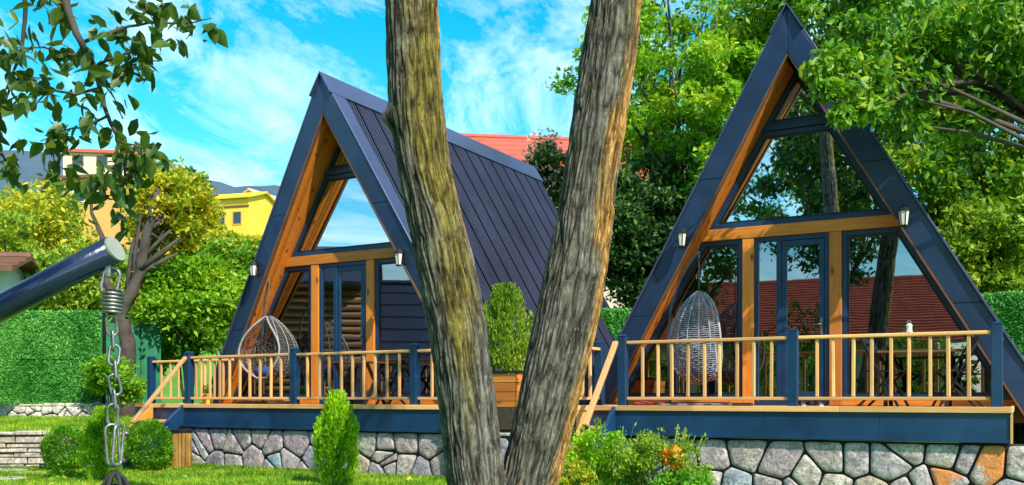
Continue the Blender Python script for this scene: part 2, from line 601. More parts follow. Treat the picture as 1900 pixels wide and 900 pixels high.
# bark of the big twin-stemmed tree; the vertex attribute "lichen" holds where lichen grows, another the sunlight painted along the right edge
def bark_material():
    m, nt, b = new_mat('furrowed_bark')
    v = coords(nt, (1, 1, 0.22))
    g = noise(nt, v, 48, 8, 0.75, 0.8)
    g2 = noise(nt, coords(nt, (1, 1, 0.6)), 5, 6, 0.65, 0.4)
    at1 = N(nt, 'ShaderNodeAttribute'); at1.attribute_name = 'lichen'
    at2 = N(nt, 'ShaderNodeAttribute'); at2.attribute_name = 'sunlit_peel'
    at3 = N(nt, 'ShaderNodeAttribute'); at3.attribute_name = 'ridge'
    base = ramp(nt, [(0.3, (0.06, 0.052, 0.046)), (0.5, (0.155, 0.14, 0.122)), (0.7, (0.32, 0.30, 0.275))])
    nt.links.new(g, base.inputs['Fac'])
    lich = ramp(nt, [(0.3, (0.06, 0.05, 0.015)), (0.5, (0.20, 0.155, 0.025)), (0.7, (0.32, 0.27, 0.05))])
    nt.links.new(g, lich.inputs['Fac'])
    sun_peel = ramp(nt, [(0.32, (0.13, 0.05, 0.016)), (0.5, (0.52, 0.25, 0.06)), (0.72, (0.85, 0.55, 0.22))])  # golden edge: warm sunlight put into the colour, over partly peeling bark
    nt.links.new(g, sun_peel.inputs['Fac'])
    grn = ramp(nt, [(0.45, (0, 0, 0)), (0.65, (0.5, 0.5, 0.5))])
    nt.links.new(g2, grn.inputs['Fac'])
    c = mixc(nt, grn.outputs['Color'], base.outputs['Color'], (0.14, 0.155, 0.10))
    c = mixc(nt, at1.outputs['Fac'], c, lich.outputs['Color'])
    c = mixc(nt, at2.outputs['Fac'], c, sun_peel.outputs['Color'])
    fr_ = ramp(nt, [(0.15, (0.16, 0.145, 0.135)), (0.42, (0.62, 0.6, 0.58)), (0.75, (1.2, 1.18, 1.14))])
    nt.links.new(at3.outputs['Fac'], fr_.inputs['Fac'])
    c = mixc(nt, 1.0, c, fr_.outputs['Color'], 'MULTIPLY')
    sk = noise(nt, coords(nt, (1, 1, 0.5)), 60, 4, 0.7)
    skr = ramp(nt, [(0.6, (0, 0, 0)), (0.72, (0.6, 0.6, 0.6))])
    nt.links.new(sk, skr.inputs['Fac'])
    c = mixc(nt, skr.outputs['Color'], c, (0.5, 0.47, 0.42))
    mo = noise(nt, coords(nt, (1, 1, 0.7)), 14, 5, 0.7, 0.5)
    mor = ramp(nt, [(0.36, (0.45, 0.44, 0.43)), (0.5, (0.95, 0.95, 0.95)), (0.66, (1.25, 1.25, 1.22))])
    nt.links.new(mo, mor.inputs['Fac'])
    c = mixc(nt, 1.0, c, mor.outputs['Color'], 'MULTIPLY')
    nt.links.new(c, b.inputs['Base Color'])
    b.inputs['Roughness'].default_value = 0.9
    b.inputs['Specular IOR Level'].default_value = 0.2
    bump(nt, b, g, 0.9, 0.02)
    return m
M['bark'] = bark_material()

M['lf_dark'] = leaf_mat('leaf_dark_green', (0.014, 0.055, 0.014), (0.04, 0.12, 0.025), (0.11, 0.24, 0.045), 0.35)
M['lf_mid'] = leaf_mat('leaf_mid_green', (0.035, 0.12, 0.008), (0.11, 0.29, 0.014), (0.29, 0.48, 0.035), 0.45)
M['lf_bright'] = leaf_mat('leaf_bright_green', (0.06, 0.20, 0.01), (0.18, 0.43, 0.015), (0.40, 0.62, 0.04), 0.48)
M['lf_right'] = leaf_mat('leaf_near_right', (0.035, 0.12, 0.01), (0.11, 0.30, 0.018), (0.28, 0.50, 0.045), 0.45, 0.42, 1.4)
M['lf_yellow'] = leaf_mat('leaf_yellow_green', (0.12, 0.26, 0.01), (0.40, 0.47, 0.025), (0.78, 0.64, 0.05), 0.45)
M['lf_olive'] = leaf_mat('leaf_olive', (0.07, 0.18, 0.01), (0.22, 0.38, 0.02), (0.44, 0.54, 0.06), 0.4)
M['lf_lime'] = leaf_mat('leaf_lime', (0.09, 0.28, 0.005), (0.28, 0.58, 0.012), (0.56, 0.78, 0.035), 0.5, 0.5, 2.0)
M['lf_box'] = leaf_mat('leaf_box', (0.04, 0.15, 0.005), (0.11, 0.34, 0.01), (0.24, 0.52, 0.02), 0.35, 0.5, 3.0)
M['lf_walnut'] = leaf_mat('leaf_overhang', (0.025, 0.06, 0.012), (0.06, 0.12, 0.02), (0.13, 0.21, 0.035), 0.4, 0.4, 1.5)
M['grass'] = leaf_mat('grass_blades', (0.06, 0.18, 0.008), (0.17, 0.36, 0.012), (0.38, 0.54, 0.03), 0.35, 0.6, 1.2)
M['turf'] = leaf_mat('artificial_turf', (0.05, 0.28, 0.035), (0.12, 0.48, 0.08), (0.32, 0.66, 0.2), 0.35, 0.55, 1.0)
M['turfback'] = paint('turf_backing', (0.02, 0.22, 0.03), 0.8, 0, 0.4, 8)
M['mesh_green'] = paint('green_screen_cloth', (0.012, 0.17, 0.07), 0.7, 0, 0.3, 6)

def ground_material():
    m, nt, b = new_mat('lawn_ground')
    v = coords(nt)
    g = noise(nt, v, 0.35, 8, 0.65)
    r_ = ramp(nt, [(0.3, (0.045, 0.15, 0.008)), (0.55, (0.10, 0.26, 0.015)), (0.75, (0.22, 0.30, 0.04))])
    nt.links.new(g, r_.inputs['Fac'])
    nt.links.new(r_.outputs['Color'], b.inputs['Base Color'])
    b.inputs['Roughness'].default_value = 0.95
    bump(nt, b, noise(nt, v, 9, 6), 0.7, 0.06)
    return m
M['ground'] = ground_material()

# ------------------------------------------------------------------ the ground
def smooth(a, b, x):
    t = np.clip((x - a) / (b - a), 0, 1)
    return t * t * (3 - 2 * t)


def height(x, y):
    x, y = np.asarray(x, float), np.asarray(y, float)
    h = 17.5 * smooth(25, 105, y) - 17.5 * smooth(160, 500, y)
    h = h - 0.45 * (1 - smooth(4.5, 9.5, y))
    return h


gx = np.concatenate([np.linspace(-900, -60, 15)[:-1], np.linspace(-60, 60, 81)[:-1], np.linspace(60, 900, 15)])
gy = np.concatenate([np.linspace(-500, -40, 10)[:-1], np.linspace(-40, 130, 120)[:-1], np.linspace(130, 1800, 25)])
GX, GY = np.meshgrid(gx, gy)
GZ = height(GX, GY) + 0.25 * (fbm(np.stack([GX.ravel() * .08, GY.ravel() * .08, 0 * GX.ravel()], 1)).reshape(GX.shape) - .5) * smooth(26, 50, GY)
gv = np.stack([GX.ravel(), GY.ravel(), GZ.ravel()], 1)
nx_, ny_ = len(gx), len(gy)
ii, jj = np.meshgrid(np.arange(nx_ - 1), np.arange(ny_ - 1))
q = (jj * nx_ + ii).ravel()
gf = np.stack([q, q + 1, q + 1 + nx_, q + nx_], 1)
structure(link('ground', mesh_np('ground', gv, gf, M['ground'], True)))

# ------------------------------------------------------------------ foliage tools
def unit(a):
    return a / np.maximum(np.linalg.norm(a, axis=1, keepdims=True), 1e-9)


def leaf_arrays(pos, size, aspect=0.5, axis=None, spread=1.0, quad=False, fold=0.15):
    """one folded leaf per position; axis = preferred direction of the leaf"""
    n = len(pos)
    a = rng.normal(size=(n, 3))
    if axis is not None:
        a = axis + a * spread
    a = unit(a)
    s = unit(np.cross(a, rng.normal(size=(n, 3)) * 0.7 + np.array([0, 0, 1.0])))
    nn = np.cross(a, s)
    L = np.broadcast_to(np.asarray(size, float), (n,))[:, None] * (0.55 + 0.85 * rng.random((n, 1)))
    W = L * aspect
    base = pos - a * L * 0.5
    tip = pos + a * L * 0.5
    if quad:
        l1 = base + a * L * .28 - s * W * .42 + nn * W * fold
        l2 = base + a * L * .68 - s * W * .40 + nn * W * fold
        r1 = base + a * L * .28 + s * W * .42 + nn * W * fold
        r2 = base + a * L * .68 + s * W * .40 + nn * W * fold
        v = np.stack([base, l1, l2, tip, r2, r1], 1).reshape(-1, 3)
        o = np.arange(n)[:, None] * 6
        f = np.concatenate([o + np.array([[0, 3, 2, 1]]), o + np.array([[0, 5, 4, 3]])], 1).reshape(-1, 4)
    else:
        l = base + a * L * .45 - s * W * .5 + nn * W * fold
        r_ = base + a * L * .45 + s * W * .5 + nn * W * fold
        v = np.stack([base, l, tip, r_], 1).reshape(-1, 3)
        o = np.arange(n)[:, None] * 4
        f = np.concatenate([o + np.array([[0, 2, 1]]), o + np.array([[0, 3, 2]])], 1).reshape(-1, 3)
    return v, f


def clump_points(centers, radii, per, shell=0.55):
    """points gathered in uneven clumps"""
    n = len(centers)
    k = rng.integers(0, n, per * n) if False else np.repeat(np.arange(n), per)
    d = unit(rng.normal(size=(len(k), 3)))
    r_ = rng.random((len(k), 1)) ** shell
    p = centers[k] + d * r_ * radii[k][:, None] * np.array([1, 1, 0.72])
    return p, d


def ellipsoid_points(c, rx, ry, rz, n, inner=0.35):
    d = unit(rng.normal(size=(n, 3)))
    r_ = (inner ** 3 + (1 - inner ** 3) * rng.random((n, 1))) ** (1 / 3)
    return np.asarray(c) + d * r_ * np.array([rx, ry, rz])


def tree(name, label, cat, base, crown_c, crown_r, mat, leaves=12000, leaf=0.14, clumps=60, clump_r=0.7,
         trunk_r=0.14, limbs=12, group=None, trunk_path=None, trunk_mat='trunk', extra=None, quad=False,
         aspect=0.5, droop=0.0, inner=0.3, flat=1.0):
    """base, crown_c in world coordinates, crown_r the three half axes"""
    base = Vector(base)
    root = empty(name, label, cat, base, 0, group)
    cc = np.array(crown_c, float) - np.array(base)
    cen = ellipsoid_points(cc, *crown_r, clumps, inner)
    rad = clump_r * (0.55 + 0.9 * rng.random(clumps))
    if extra is not None:
        e = np.array(extra, float)
        cen = np.concatenate([cen, e[:, :3] - np.array(base)])
        rad = np.concatenate([rad, e[:, 3]])
    per = max(8, leaves // len(cen))
    p, d = clump_points(cen, rad, per)
    ax = d * 0.6 + np.array([0, 0, -droop])
    v, f = leaf_arrays(p, leaf, aspect, ax, 0.8, quad)
    link('crown', mesh_np('crown', v, f, M[mat] if isinstance(mat, str) else mat), root)
    top = Vector(cc) + Vector((0, 0, -crown_r[2] * 0.15))
    if trunk_path is None:
        m1 = Vector((random.uniform(-.1, .1) * crown_r[0], random.uniform(-.1, .1), top.z * 0.5)) + Vector((top.x, top.y, 0)) * .45
        pts = [Vector((0, 0, -0.3)), Vector((0, 0, 0)), m1, top]
    else:
        pts = [Vector(q_) - base for q_ in trunk_path]
    # smooth the path
    sm = []
    for i in range(len(pts) - 1):
        for t in (0, .25, .5, .75):
            sm.append(pts[i].lerp(pts[i + 1], t) + Vector((random.uniform(-1, 1), random.uniform(-1, 1), 0)) * trunk_r * .25)
    sm.append(pts[-1])
    k = len(sm)
    mb = MB().tube(sm, [trunk_r * (1.25 - 0.85 * i / (k - 1)) for i in range(k)], 9)
    mb.build('trunk', M[trunk_mat], root, smooth=True)
    idx = rng.permutation(len(cen))[:limbs]
    for i in idx:
        tgt = Vector(cen[i])
        s0 = sm[min(k - 2, int(k * random.uniform(.45, .85)))]
        mid = s0.lerp(tgt, .5) + Vector((random.uniform(-.15, .15), random.uniform(-.15, .15), .12)) * (tgt - s0).length
        path = [s0.lerp(mid, t / 3).lerp(mid.lerp(tgt, t / 3), t / 3) for t in range(4)]
        MB().tube(path, [trunk_r * .38, trunk_r * .28, trunk_r * .18, trunk_r * .08], 6).build('limb', M[trunk_mat], root, smooth=True)
    return root


# ------------------------------------------------------------------ the two A-frame cabins
W_, H_, DL = 6.364, 5.496, 0.438      # base width, ridge height, how far the ridge juts forward
TH = 0.32                             # roof thickness measured level
WALL = 0.20                           # the glazed wall stands this far behind the foot of the roof
LEN = 7.0
FL = Frame(-2.985, 16.215, 29.9)
FR = Frame(4.02, 13.464, 28.4)


def hw(w):
    return W_ / 2 * (1 - w / H_)


def vf(w):
    return -DL * max(0.0, w) / H_


_nl = math.hypot(H_, W_ / 2)
NX, NZ = H_ / _nl, (W_ / 2) / _nl


def outp(side, w, off=0.0):
    return (side * (hw(w) + off * NX), w + off * NZ)


def cabin(fr, label, side_note):
    root = empty('a_frame_cabin', label, 'cabin', (fr.ox, fr.oy, DECK), -fr.th)
    wb = -0.8
    wi = H_ * (1 - 2 * TH / W_)
    for sd in (-1, 1):
        poly = [(sd * hw(wb), wb), (0, H_), (0, wi), (sd * (hw(wb) - TH), wb)]
        MB().prism(poly, lambda p: vf(p[1]) + 0.045, LEN).build('roof_slab', M['dark'], root)
        # painted bargeboard on the gable edge
        cuts = [wb, 1.35, 3.3, None]
        for k in range(3):
            w0, w1 = cuts[k] + .002, cuts[k + 1]
            if w1 is None:
                fp = [(sd * (hw(w0) + .02), w0), (sd * 0.002, H_ + .03), (sd * 0.002, wi - .02), (sd * (hw(w0) - TH - .012), w0)]
            else:
                w1 -= .002
                fp = [(sd * (hw(w0) + .02), w0), (sd * (hw(w1) + .02), w1), (sd * (hw(w1) - TH - .012), w1), (sd * (hw(w0) - TH - .012), w0)]
            jg = random.uniform(-.003, .003)
            MB().prism(fp, lambda p: vf(p[1]) - 0.012 + jg, lambda p: vf(p[1]) + 0.040).build('bargeboard', M['navy_metal'], root, bevel=0.006)
        # thin wooden edge strip under the bargeboard
        a0, a1 = (sd * (hw(wb) - TH - .012), wb), (sd * .004, wi - .02)
        b0, b1 = (sd * (hw(wb) - TH - .045), wb), (sd * .004, wi - .075)
        MB().prism([a0, a1, b1, b0], lambda p: vf(p[1]) - 0.004, lambda p: vf(p[1]) + 0.06).build('edge_strip', M['brown'], root)
        # soffit boards between the bargeboard and the glazing
        nb = 5
        for k in range(nb):
            t0, t1 = k / nb + .008, (k + 1) / nb - .008
            pts = []
            for off in (0.004, 0.024):
                for (w, t) in ((0.0, t0), (wi - .1, t0), (wi - .1, t1), (0.0, t1)):
                    vv = (vf(w) + .065) * (1 - t) + (WALL + .06) * t
                    pts.append((sd * (hw(w) - TH - off), vv, w))
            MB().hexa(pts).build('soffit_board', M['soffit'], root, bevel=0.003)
        # metal flashing along the gable edge of the roof
        fl = []
        for off in (0.02, 0.05):
            for (w, dv) in ((wb, 0), (H_ - .04, 0), (H_ - .04, .34), (wb, .34)):
                x, z = outp(sd, w, off)
                fl.append((x, vf(w) - .012 + dv, z))
        MB().hexa(fl).build('flashing', M['flash'], root, bevel=0.005)
        # corrugated sheets, each half a metre wide with its ribs
        sw, pitch = 0.5, 0.0833
        ns = int(LEN / sw) + 1
        for k in range(ns):
            v0 = -0.30 + k * sw + 0.0
            v1 = min(v0 + sw - .001, LEN + .06)
            if v1 - v0 < .05:
                continue
            prof = []
            r_ = 0
            vv = v0
            prof.append((v0, .038 if k else .008)); prof.append((v0 + .020, .038 if k else .008)); prof.append((v0 + .026, .006))
            vv = v0 + pitch
            while vv + .05 < v1:
                prof += [(vv - .006, .006), (vv, .036), (vv + .020, .036), (vv + .026, .006)]
                vv += pitch
            prof.append((v1, .008))
            vs, fs = [], []
            for (v_, off) in prof:
                w0 = wb if v_ >= 0.02 else min(H_ - .4, H_ * (-v_ + .03) / DL)
                x0, z0 = outp(sd, w0, off)
                x1, z1 = outp(sd, H_ - .02, off)
                vs += [(x0, v_, z0), (x1, v_, z1)]
            for i in range(len(prof) - 1):
                fs.append((2 * i, 2 * i + 2, 2 * i + 3, 2 * i + 1))
            MB().add(vs, fs).build('roof_sheet', M['roof'], root)
    # ridge cap
    cap = []
    poly = [outp(-1, H_ - .32, .055), (0, H_ + .085), outp(1, H_ - .32, .055), outp(1, H_ - .32, .035), (0, H_ + .055), outp(-1, H_ - .32, .035)]
    MB().prism(poly, -DL - .05, LEN + .08).build('ridge_cap', M['flash'], root)
    # gable wall at the back, floor slab
    ih = lambda w: hw(w) - TH - .026
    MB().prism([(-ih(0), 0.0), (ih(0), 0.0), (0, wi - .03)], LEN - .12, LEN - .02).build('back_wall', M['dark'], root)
    MB().box(-hw(0) + .02, hw(0) - .02, WALL + .02, LEN - .2, -.22, -.002).build('floor', M['brown'], root)
    # timber frame of the glazed front
    C0 = -0.08
    bw0, bw1 = 2.47, 2.64
    MB().prism([(-ih(bw0), bw0), (ih(bw0), bw0), (ih(bw1), bw1), (-ih(bw1), bw1)], WALL - .03, WALL + .12).build('beam', M['beam_x'], root, bevel=0.006)
    pw = 0.085
    pc = (C0 - 0.62, C0 + 0.62)
    for c in pc:
        MB().box(c - pw, c + pw, WALL - .02, WALL + .12, 0.0, bw0 - .002).build('post', M['beam_z'], root, bevel=0.006)
    for a, b in ((-ih(.05), pc[0] - pw - .003), (pc[1] + pw + .003, ih(.05))):
        MB().box(a, b, WALL - .015, WALL + .1, 0.0, .085).build('base_board', M['beam_x'], root, bevel=0.004)

    def window(poly, fw, glass, y=WALL + .015):
        o_, i_ = inset(poly, fw)
        wn_ = MB().ring(o_, i_, y, y + .075).build('window', M['navy'], root, bevel=0.004)
        o2, i2 = inset(i_, .001)
        MB().prism(i2, y + .03, y + .042).build('pane', M[glass], wn_)
        o3, i3 = inset(i_, .028)
        MB().ring(o3, i3, y + .012, y + .06).build('sash', M['black'], wn_)
        return wn_
    b0 = .09
    window([(-ih(b0) + .01, b0), (pc[0] - pw - .004, b0), (pc[0] - pw - .004, bw0 - .004), (-ih(bw0) + .012, bw0 - .004)], .065, 'glass')
    window([(pc[1] + pw + .004, b0), (ih(b0) - .01, b0), (ih(bw0) - .012, bw0 - .004), (pc[1] + pw + .004, bw0 - .004)], .065, 'glass')
    # gable glazing with its crossbar
    cb0, cb1 = 4.02, 4.10
    window([(-ih(bw1 + .004) + .012, bw1 + .004), (ih(bw1 + .004) - .012, bw1 + .004), (ih(cb0) - .012, cb0), (-ih(cb0) + .012, cb0)], .075, 'glass_up')
    window([(-ih(cb1) + .012, cb1), (ih(cb1) - .012, cb1), (0, wi - .09)], .05, 'glass_up')
    MB().box(-ih(cb0) + .012, ih(cb0) - .012, WALL - .02, WALL + .08, cb0 + .002, cb1 - .002).build('crossbar', M['navy'], root, bevel=0.004)
    # the door
    d0, d1 = pc[0] + pw + .004, pc[1] - pw - .004
    y = WALL + .005
    door = MB().ring([(d0, 0.002), (d1, 0.002), (d1, bw0 - .004), (d0, bw0 - .004)], [(d0 + .06, .06), (d1 - .06, .06), (d1 - .06, bw0 - .07), (d0 + .06, bw0 - .07)], y, y + .09).build('door', M['navy'], root, bevel=0.004)
    mx = d0 + .06 + .26
    MB().box(mx, mx + .07, y + .004, y + .08, .062, bw0 - .072).build('mullion', M['navy'], door, bevel=.004)
    MB().box(d0 + .062, mx - .002, y + .035, y + .047, .062, bw0 - .072).build('side_pane', M['glass'], door)
    lo = [(mx + .074, .064), (d1 - .064, .064), (d1 - .064, bw0 - .074), (mx + .074, bw0 - .074)]
    li = [(mx + .15, .20), (d1 - .14, .20), (d1 - .14, bw0 - .16), (mx + .15, bw0 - .16)]
    MB().ring(lo, li, y + .016, y + .07).build('door_leaf', M['navy'], door, bevel=.004)
    MB().prism([(li[0][0] + .001, li[0][1] + .001), (li[1][0] - .001, li[1][1] + .001), (li[2][0] - .001, li[2][1] - .001), (li[3][0] + .001, li[3][1] - .001)], y + .035, y + .047).build('pane', M['glass'], door)
    hx = d1 - .105
    hb = MB().box(hx - .018, hx + .018, y - .004, y + .015, 1.02, 1.26)
    hb.tube([(hx, y + .0, 1.16), (hx, y - .055, 1.16), (hx - .02, y - .06, 1.16), (hx - .12, y - .06, 1.155)], .011, 8)
    hb.build('handle', M['steel'], door)
    # curtain hanging inside the right part of the door
    cv, cf = [], []
    for i in range(25):
        x = d1 - .42 + .3 * i / 24
        yy = WALL + .22 + .02 * math.sin(i * 1.4)
        cv += [(x, yy, .05), (x, yy, 1.4)]
    for i in range(24):
        cf.append((2 * i, 2 * i + 2, 2 * i + 3, 2 * i + 1))
    MB().add(cv, cf).build('curtain', M['curtain'], root, smooth=True)
    return root


cabin(FL, 'navy A-frame cabin with grey corrugated roof, between the yellow-green trees and the forked trunk', 'L')
cabin(FR, 'larger-looking navy A-frame cabin at the right, its ridge under green branches', 'R')


# ------------------------------------------------------------------ stonework
def stone_mesh(poly, depth):
    """a rounded, domed rubble stone; poly in (x,z) already inset"""
    p = poly
    for cu in (.10, .2):
        q_ = []
        for i in range(len(p)):
            a, b = p[i], p[(i + 1) % len(p)]
            q_ += [(a[0] * (1 - cu) + b[0] * cu, a[1] * (1 - cu) + b[1] * cu), (a[0] * cu + b[0] * (1 - cu), a[1] * cu + b[1] * (1 - cu))]
        p = q_
    n = len(p)
    cx_ = sum(a[0] for a in p) / n
    cz_ = sum(a[1] for a in p) / n
    vs = [(a[0], .03, a[1]) for a in p]
    tl = random.uniform(-.25, .25), random.uniform(-.25, .25)
    for s_, y_ in ((1.0, -.004), (.95, -.016), (.72, -.022)):
        for a in p:
            x, z = cx_ + (a[0] - cx_) * s_, cz_ + (a[1] - cz_) * s_
            vs.append((x, (y_ - random.uniform(0, .008)) * depth + .06 * ((x - cx_) * tl[0] + (z - cz_) * tl[1]), z))
    vs.append((cx_, -.026 * depth, cz_))
    fs = []
    for k in range(3):
        for i in range(n):
            j = (i + 1) % n
            fs.append((k * n + i, k * n + j, (k + 1) * n + j, (k + 1) * n + i))
    for i in range(n):
        fs.append((3 * n + i, 3 * n + (i + 1) % n, 4 * n))
    return vs, fs


def rubble(parent, u0, u1, w0, w1, pu, pw, mat, gap=.02, depth=1.0, yoff=0.0):
    nu, nw = max(1, round((u1 - u0) / pu)), max(1, round((w1 - w0) / pw))
    pts = []
    for j in range(nw):
        for i in range(nu):
            pts.append((u0 + (i + .5 + (.25 if j % 2 else -.25) + random.uniform(-.33, .33)) * (u1 - u0) / nu,
                        w0 + (j + .5 + random.uniform(-.3, .3)) * (w1 - w0) / nw))
    # some small filler stones
    for k in range(int(len(pts) * .35)):
        pts.append((random.uniform(u0, u1), random.uniform(w0, w1)))
    for i, a in enumerate(pts):
        poly = [(u0, w0), (u1, w0), (u1, w1), (u0, w1)]
        for j, b in enumerate(pts):
            if i == j or abs(a[0] - b[0]) > 4 * pu:
                continue
            nx, nz = b[0] - a[0], b[1] - a[1]
            c = (b[0] ** 2 + b[1] ** 2 - a[0] ** 2 - a[1] ** 2) / 2
            poly = clip(poly, nx, nz, c)
            if len(poly) < 3:
                break
        # drop slivers
        if len(poly) < 3:
            continue
        cl = []
        for p_ in poly:
            if not cl or math.hypot(p_[0] - cl[-1][0], p_[1] - cl[-1][1]) > .03:
                cl.append(p_)
        if len(cl) > 2 and math.hypot(cl[0][0] - cl[-1][0], cl[0][1] - cl[-1][1]) < .03:
            cl.pop()
        if len(cl) < 3 or abs(area2(cl)) / 2 < .004:
            continue
        _, ins = inset(cl, gap * .5)
        if area2(ins) <= .002:
            continue
        vs, fs = stone_mesh(ins, depth)
        o = MB().add([(x, y_ + yoff, z) for x, y_, z in vs], fs).build('stone', M[mat], parent, smooth=True)


def stone_wall(fr, label, u0, u1, v, zt, zb, tk, mat='stone', pu=.42, pw=.33, ends=True):
    root = empty('stone_wall', label, 'stone wall', fr.world(0, v, -DECK), -fr.th)
    MB().box(u0, u1, .02, tk, zb, zt - .004).build('mortar', M['mortar'], root)
    rubble(root, u0, u1, zb, zt, pu, pw, mat, .026)
    return root


# ------------------------------------------------------------------ decks, railings, stairs
def deck(fr, label, u0, u1, ve, vb):
    root = empty('wooden_deck', label, 'deck', fr.world(0, 0), -fr.th)
    v = ve + .03
    while v < vb:
        MB().box(u0 + .01, u1 - .01, v, min(v + .136, vb), -.034, -.001).build('plank', M['deckwood'], root, bevel=.003)
        v += .142
    seg = 3
    for k in range(seg):
        a, b = u0 + (u1 - u0) * k / seg, u0 + (u1 - u0) * (k + 1) / seg
        MB().box(a + .001, b - .001, ve - .035, ve + .028, -.062, .006).build('edge_trim', M['pale_x'], root, bevel=.004)
    for (x0, x1) in ((u0 - .03, u0), (u1, u1 + .03)):
        MB().box(x0, x1, ve - .035, vb, -.062, .006).build('edge_trim', M['pale_y'], root, bevel=.004)
    n = max(2, int((u1 - u0) / 1.3))
    for k in range(n):
        a, b = u0 + (u1 - u0) * k / n, u0 + (u1 - u0) * (k + 1) / n
        MB().box(a + .0015, b - .0015, ve, ve + .03, -.40, -.064).build('fascia_panel', M['navy'], root, bevel=.002)
    MB().box(u0 + .004, u1 - .004, ve - .014, ve - .001, -.395, -.355).build('skirting', M['navy'], root, bevel=.003)
    MB().box(u1 - .028, u1 + .004, ve + .032, vb, -.40, -.064).build('fascia_panel', M['pale_y'], root)
    MB().box(u1 + .006, u1 + .03, ve - .02, ve + .05, -.40, -.064).build('corner_trim', M['pale_z'], root)
    MB().box(u0, u0 + .028, ve + .032, vb, -.40, -.064).build('fascia_panel', M['navy'], root)
    return root


def railing(fr, label, runs, posts, hr, pitch):
    """runs: list of ((u,v),(u,v)) bays, posts: list of (u,v)"""
    root = empty('deck_railing', label, 'railing', fr.world(0, 0), -fr.th)
    bal = MB().box(-.021, .021, -.019, .019, .12, hr - .022).mesh('baluster', M['pale_z'], bevel=.007)
    pm = MB().box(-.058, .058, -.058, .058, .002, hr + .085)
    pm.hexa([(-.066, -.066, hr + .086), (.066, -.066, hr + .086), (.066, .066, hr + .086), (-.066, .066, hr + .086), (-.03, -.03, hr + .115), (.03, -.03, hr + .115), (.03, .03, hr + .115), (-.03, .03, hr + .115)])
    pm = pm.mesh('post', M['navy'], bevel=.005)
    for (u, v) in posts:
        o = link('post', pm, root)
        o.location = (u, v, 0)
    for (a, b) in runs:
        A, B = Vector((*a, 0)), Vector((*b, 0))
        d = (B - A)
        L = d.length
        d.normalize()
        alongx = abs(d.x) > abs(d.y)
        m = M['pale_x'] if alongx else M['pale_y']
        z = Vector((0, 0, 1))
        MB().bar(A + z * hr, B + z * (hr + random.uniform(-.006, .006)), .075, .042).build('top_rail', m, root, bevel=.008)
        MB().bar(A + z * .1, B + z * .1, .055, .04).build('bottom_rail', m, root, bevel=.006)
        n = max(1, round(L / pitch) - 1)
        for k in range(n):
            p = A + d * (L * (k + 1) / (n + 1) + random.uniform(-.012, .012))
            o = link('baluster', bal, root)
            o.location = p
            o.rotation_euler = (random.uniform(-.008, .008), random.uniform(-.01, .01), random.uniform(-.2, .2))
    return root


def stairs(fr, label, ul, ur, ve, hr, rail_px, rail_py, rail_v):
    root = empty('wooden_stairs', label, 'stairs', fr.world(0, 0), -fr.th)
    run, rise = .29, .27
    n = 3
    for (u, m) in ((ul, 'deckwood'), (ur, 'navy')):
        tp = [(ve - .04, -.01), (ve - .04, -.34), (ve - n * run - .2, -DECK + .02), (ve - n * run - .34, -DECK + .02), (ve - n * run - .34, -DECK + .12)]
        mb = MB()
        mb.add([(u - .025, a, b) for a, b in tp] + [(u + .025, a, b) for a, b in tp],
               [tuple(range(5)), tuple(range(9, 4, -1))] + [((i + 1) % 5, i, 5 + i, 5 + (i + 1) % 5) for i in range(5)])
        mb.build('stringer', M[m], root, bevel=.003)
    for k in range(n):
        z = -rise * (k + 1)
        y1 = ve - .05 - run * k
        MB().box(ul + .027, ur - .027, y1 - run - .02, y1, z - .042, z).build('tread', M['pale_x'], root, bevel=.004)
    # sloping handrail
    ub = ur
    vb = fr.V(rail_px, ub)
    Yb = fr.oy - ub * fr.s + vb * fr.c
    zb = CAMZ + (YH - rail_py) / F * Yb - DECK
    MB().bar((ub, rail_v - .05, hr + .01), (ub, vb, zb), .075, .05).build('handrail', M['pale_y'], root, bevel=.006)
    # short post that carries the lower end
    MB().box(ub - .022, ub + .022, vb + .05, vb + .095, -DECK + .0, zb - .0).build('newel', M['black'], root, bevel=.004)
    return root


# right-hand cabin
VR = -1.85
VER = VR - .08
uc = FR.U(1850, VR)
ul = FR.U(1156, VR)
um = FR.U(1472, VR)
deck(FR, 'deck of the right-hand cabin with pale edge trim over a navy fascia', FR.U(1050, VER), FR.U(1874, VER), VER, .52)
vs_end = -0.35
railing(FR, 'pale wooden railing with navy posts in front of the right-hand cabin', [((ul + .06, VR), (um - .06, VR)), ((um + .06, VR), (uc - .06, VR)), ((uc, VR + .06), (uc, vs_end))],
        [(ul, VR), (um, VR), (uc, VR)], .85, .205)
us = FR.U(1141, VER)
stairs(FR, 'steps with a sloping handrail beside the right fork of the tree', us - .80, us, VER, .85, 1085, 790, VR)
stone_wall(FR, 'rubble stone wall with black joints under the right-hand deck', FR.U(1062, VER + .08), FR.U(2010, VER + .08), VER + .08, .645, -.1, .3, 'stone', .44, .31)
om = M['stone'].copy(); om.name = 'orange_stained_stone'
_nt = om.node_tree
_b = _nt.nodes['Principled BSDF']
_src = _b.inputs['Base Color'].links[0].from_socket
_r = ramp(_nt, [(0.40, (0, 0, 0)), (0.52, (0.95, 0.95, 0.95))])
_nt.links.new(noise(_nt, coords(_nt), 3.2, 5, .6, .5), _r.inputs['Fac'])
_nt.links.new(mixc(_nt, _r.outputs['Color'], _src, (0.72, 0.24, 0.06)), _b.inputs['Base Color'])
_uo = FR.U(1780, VER + .08)
for o in bpy.data.objects:
    if o.name.startswith('stone') and o.parent and o.parent.name == 'stone_wall':
        xs_ = [v.co.x for v in o.data.vertices]; zs_ = [v.co.z for v in o.data.vertices]
        if abs(sum(xs_) / len(xs_) - _uo) < .33 and sum(zs_) / len(zs_) < .42:
            o.data.materials[0] = om
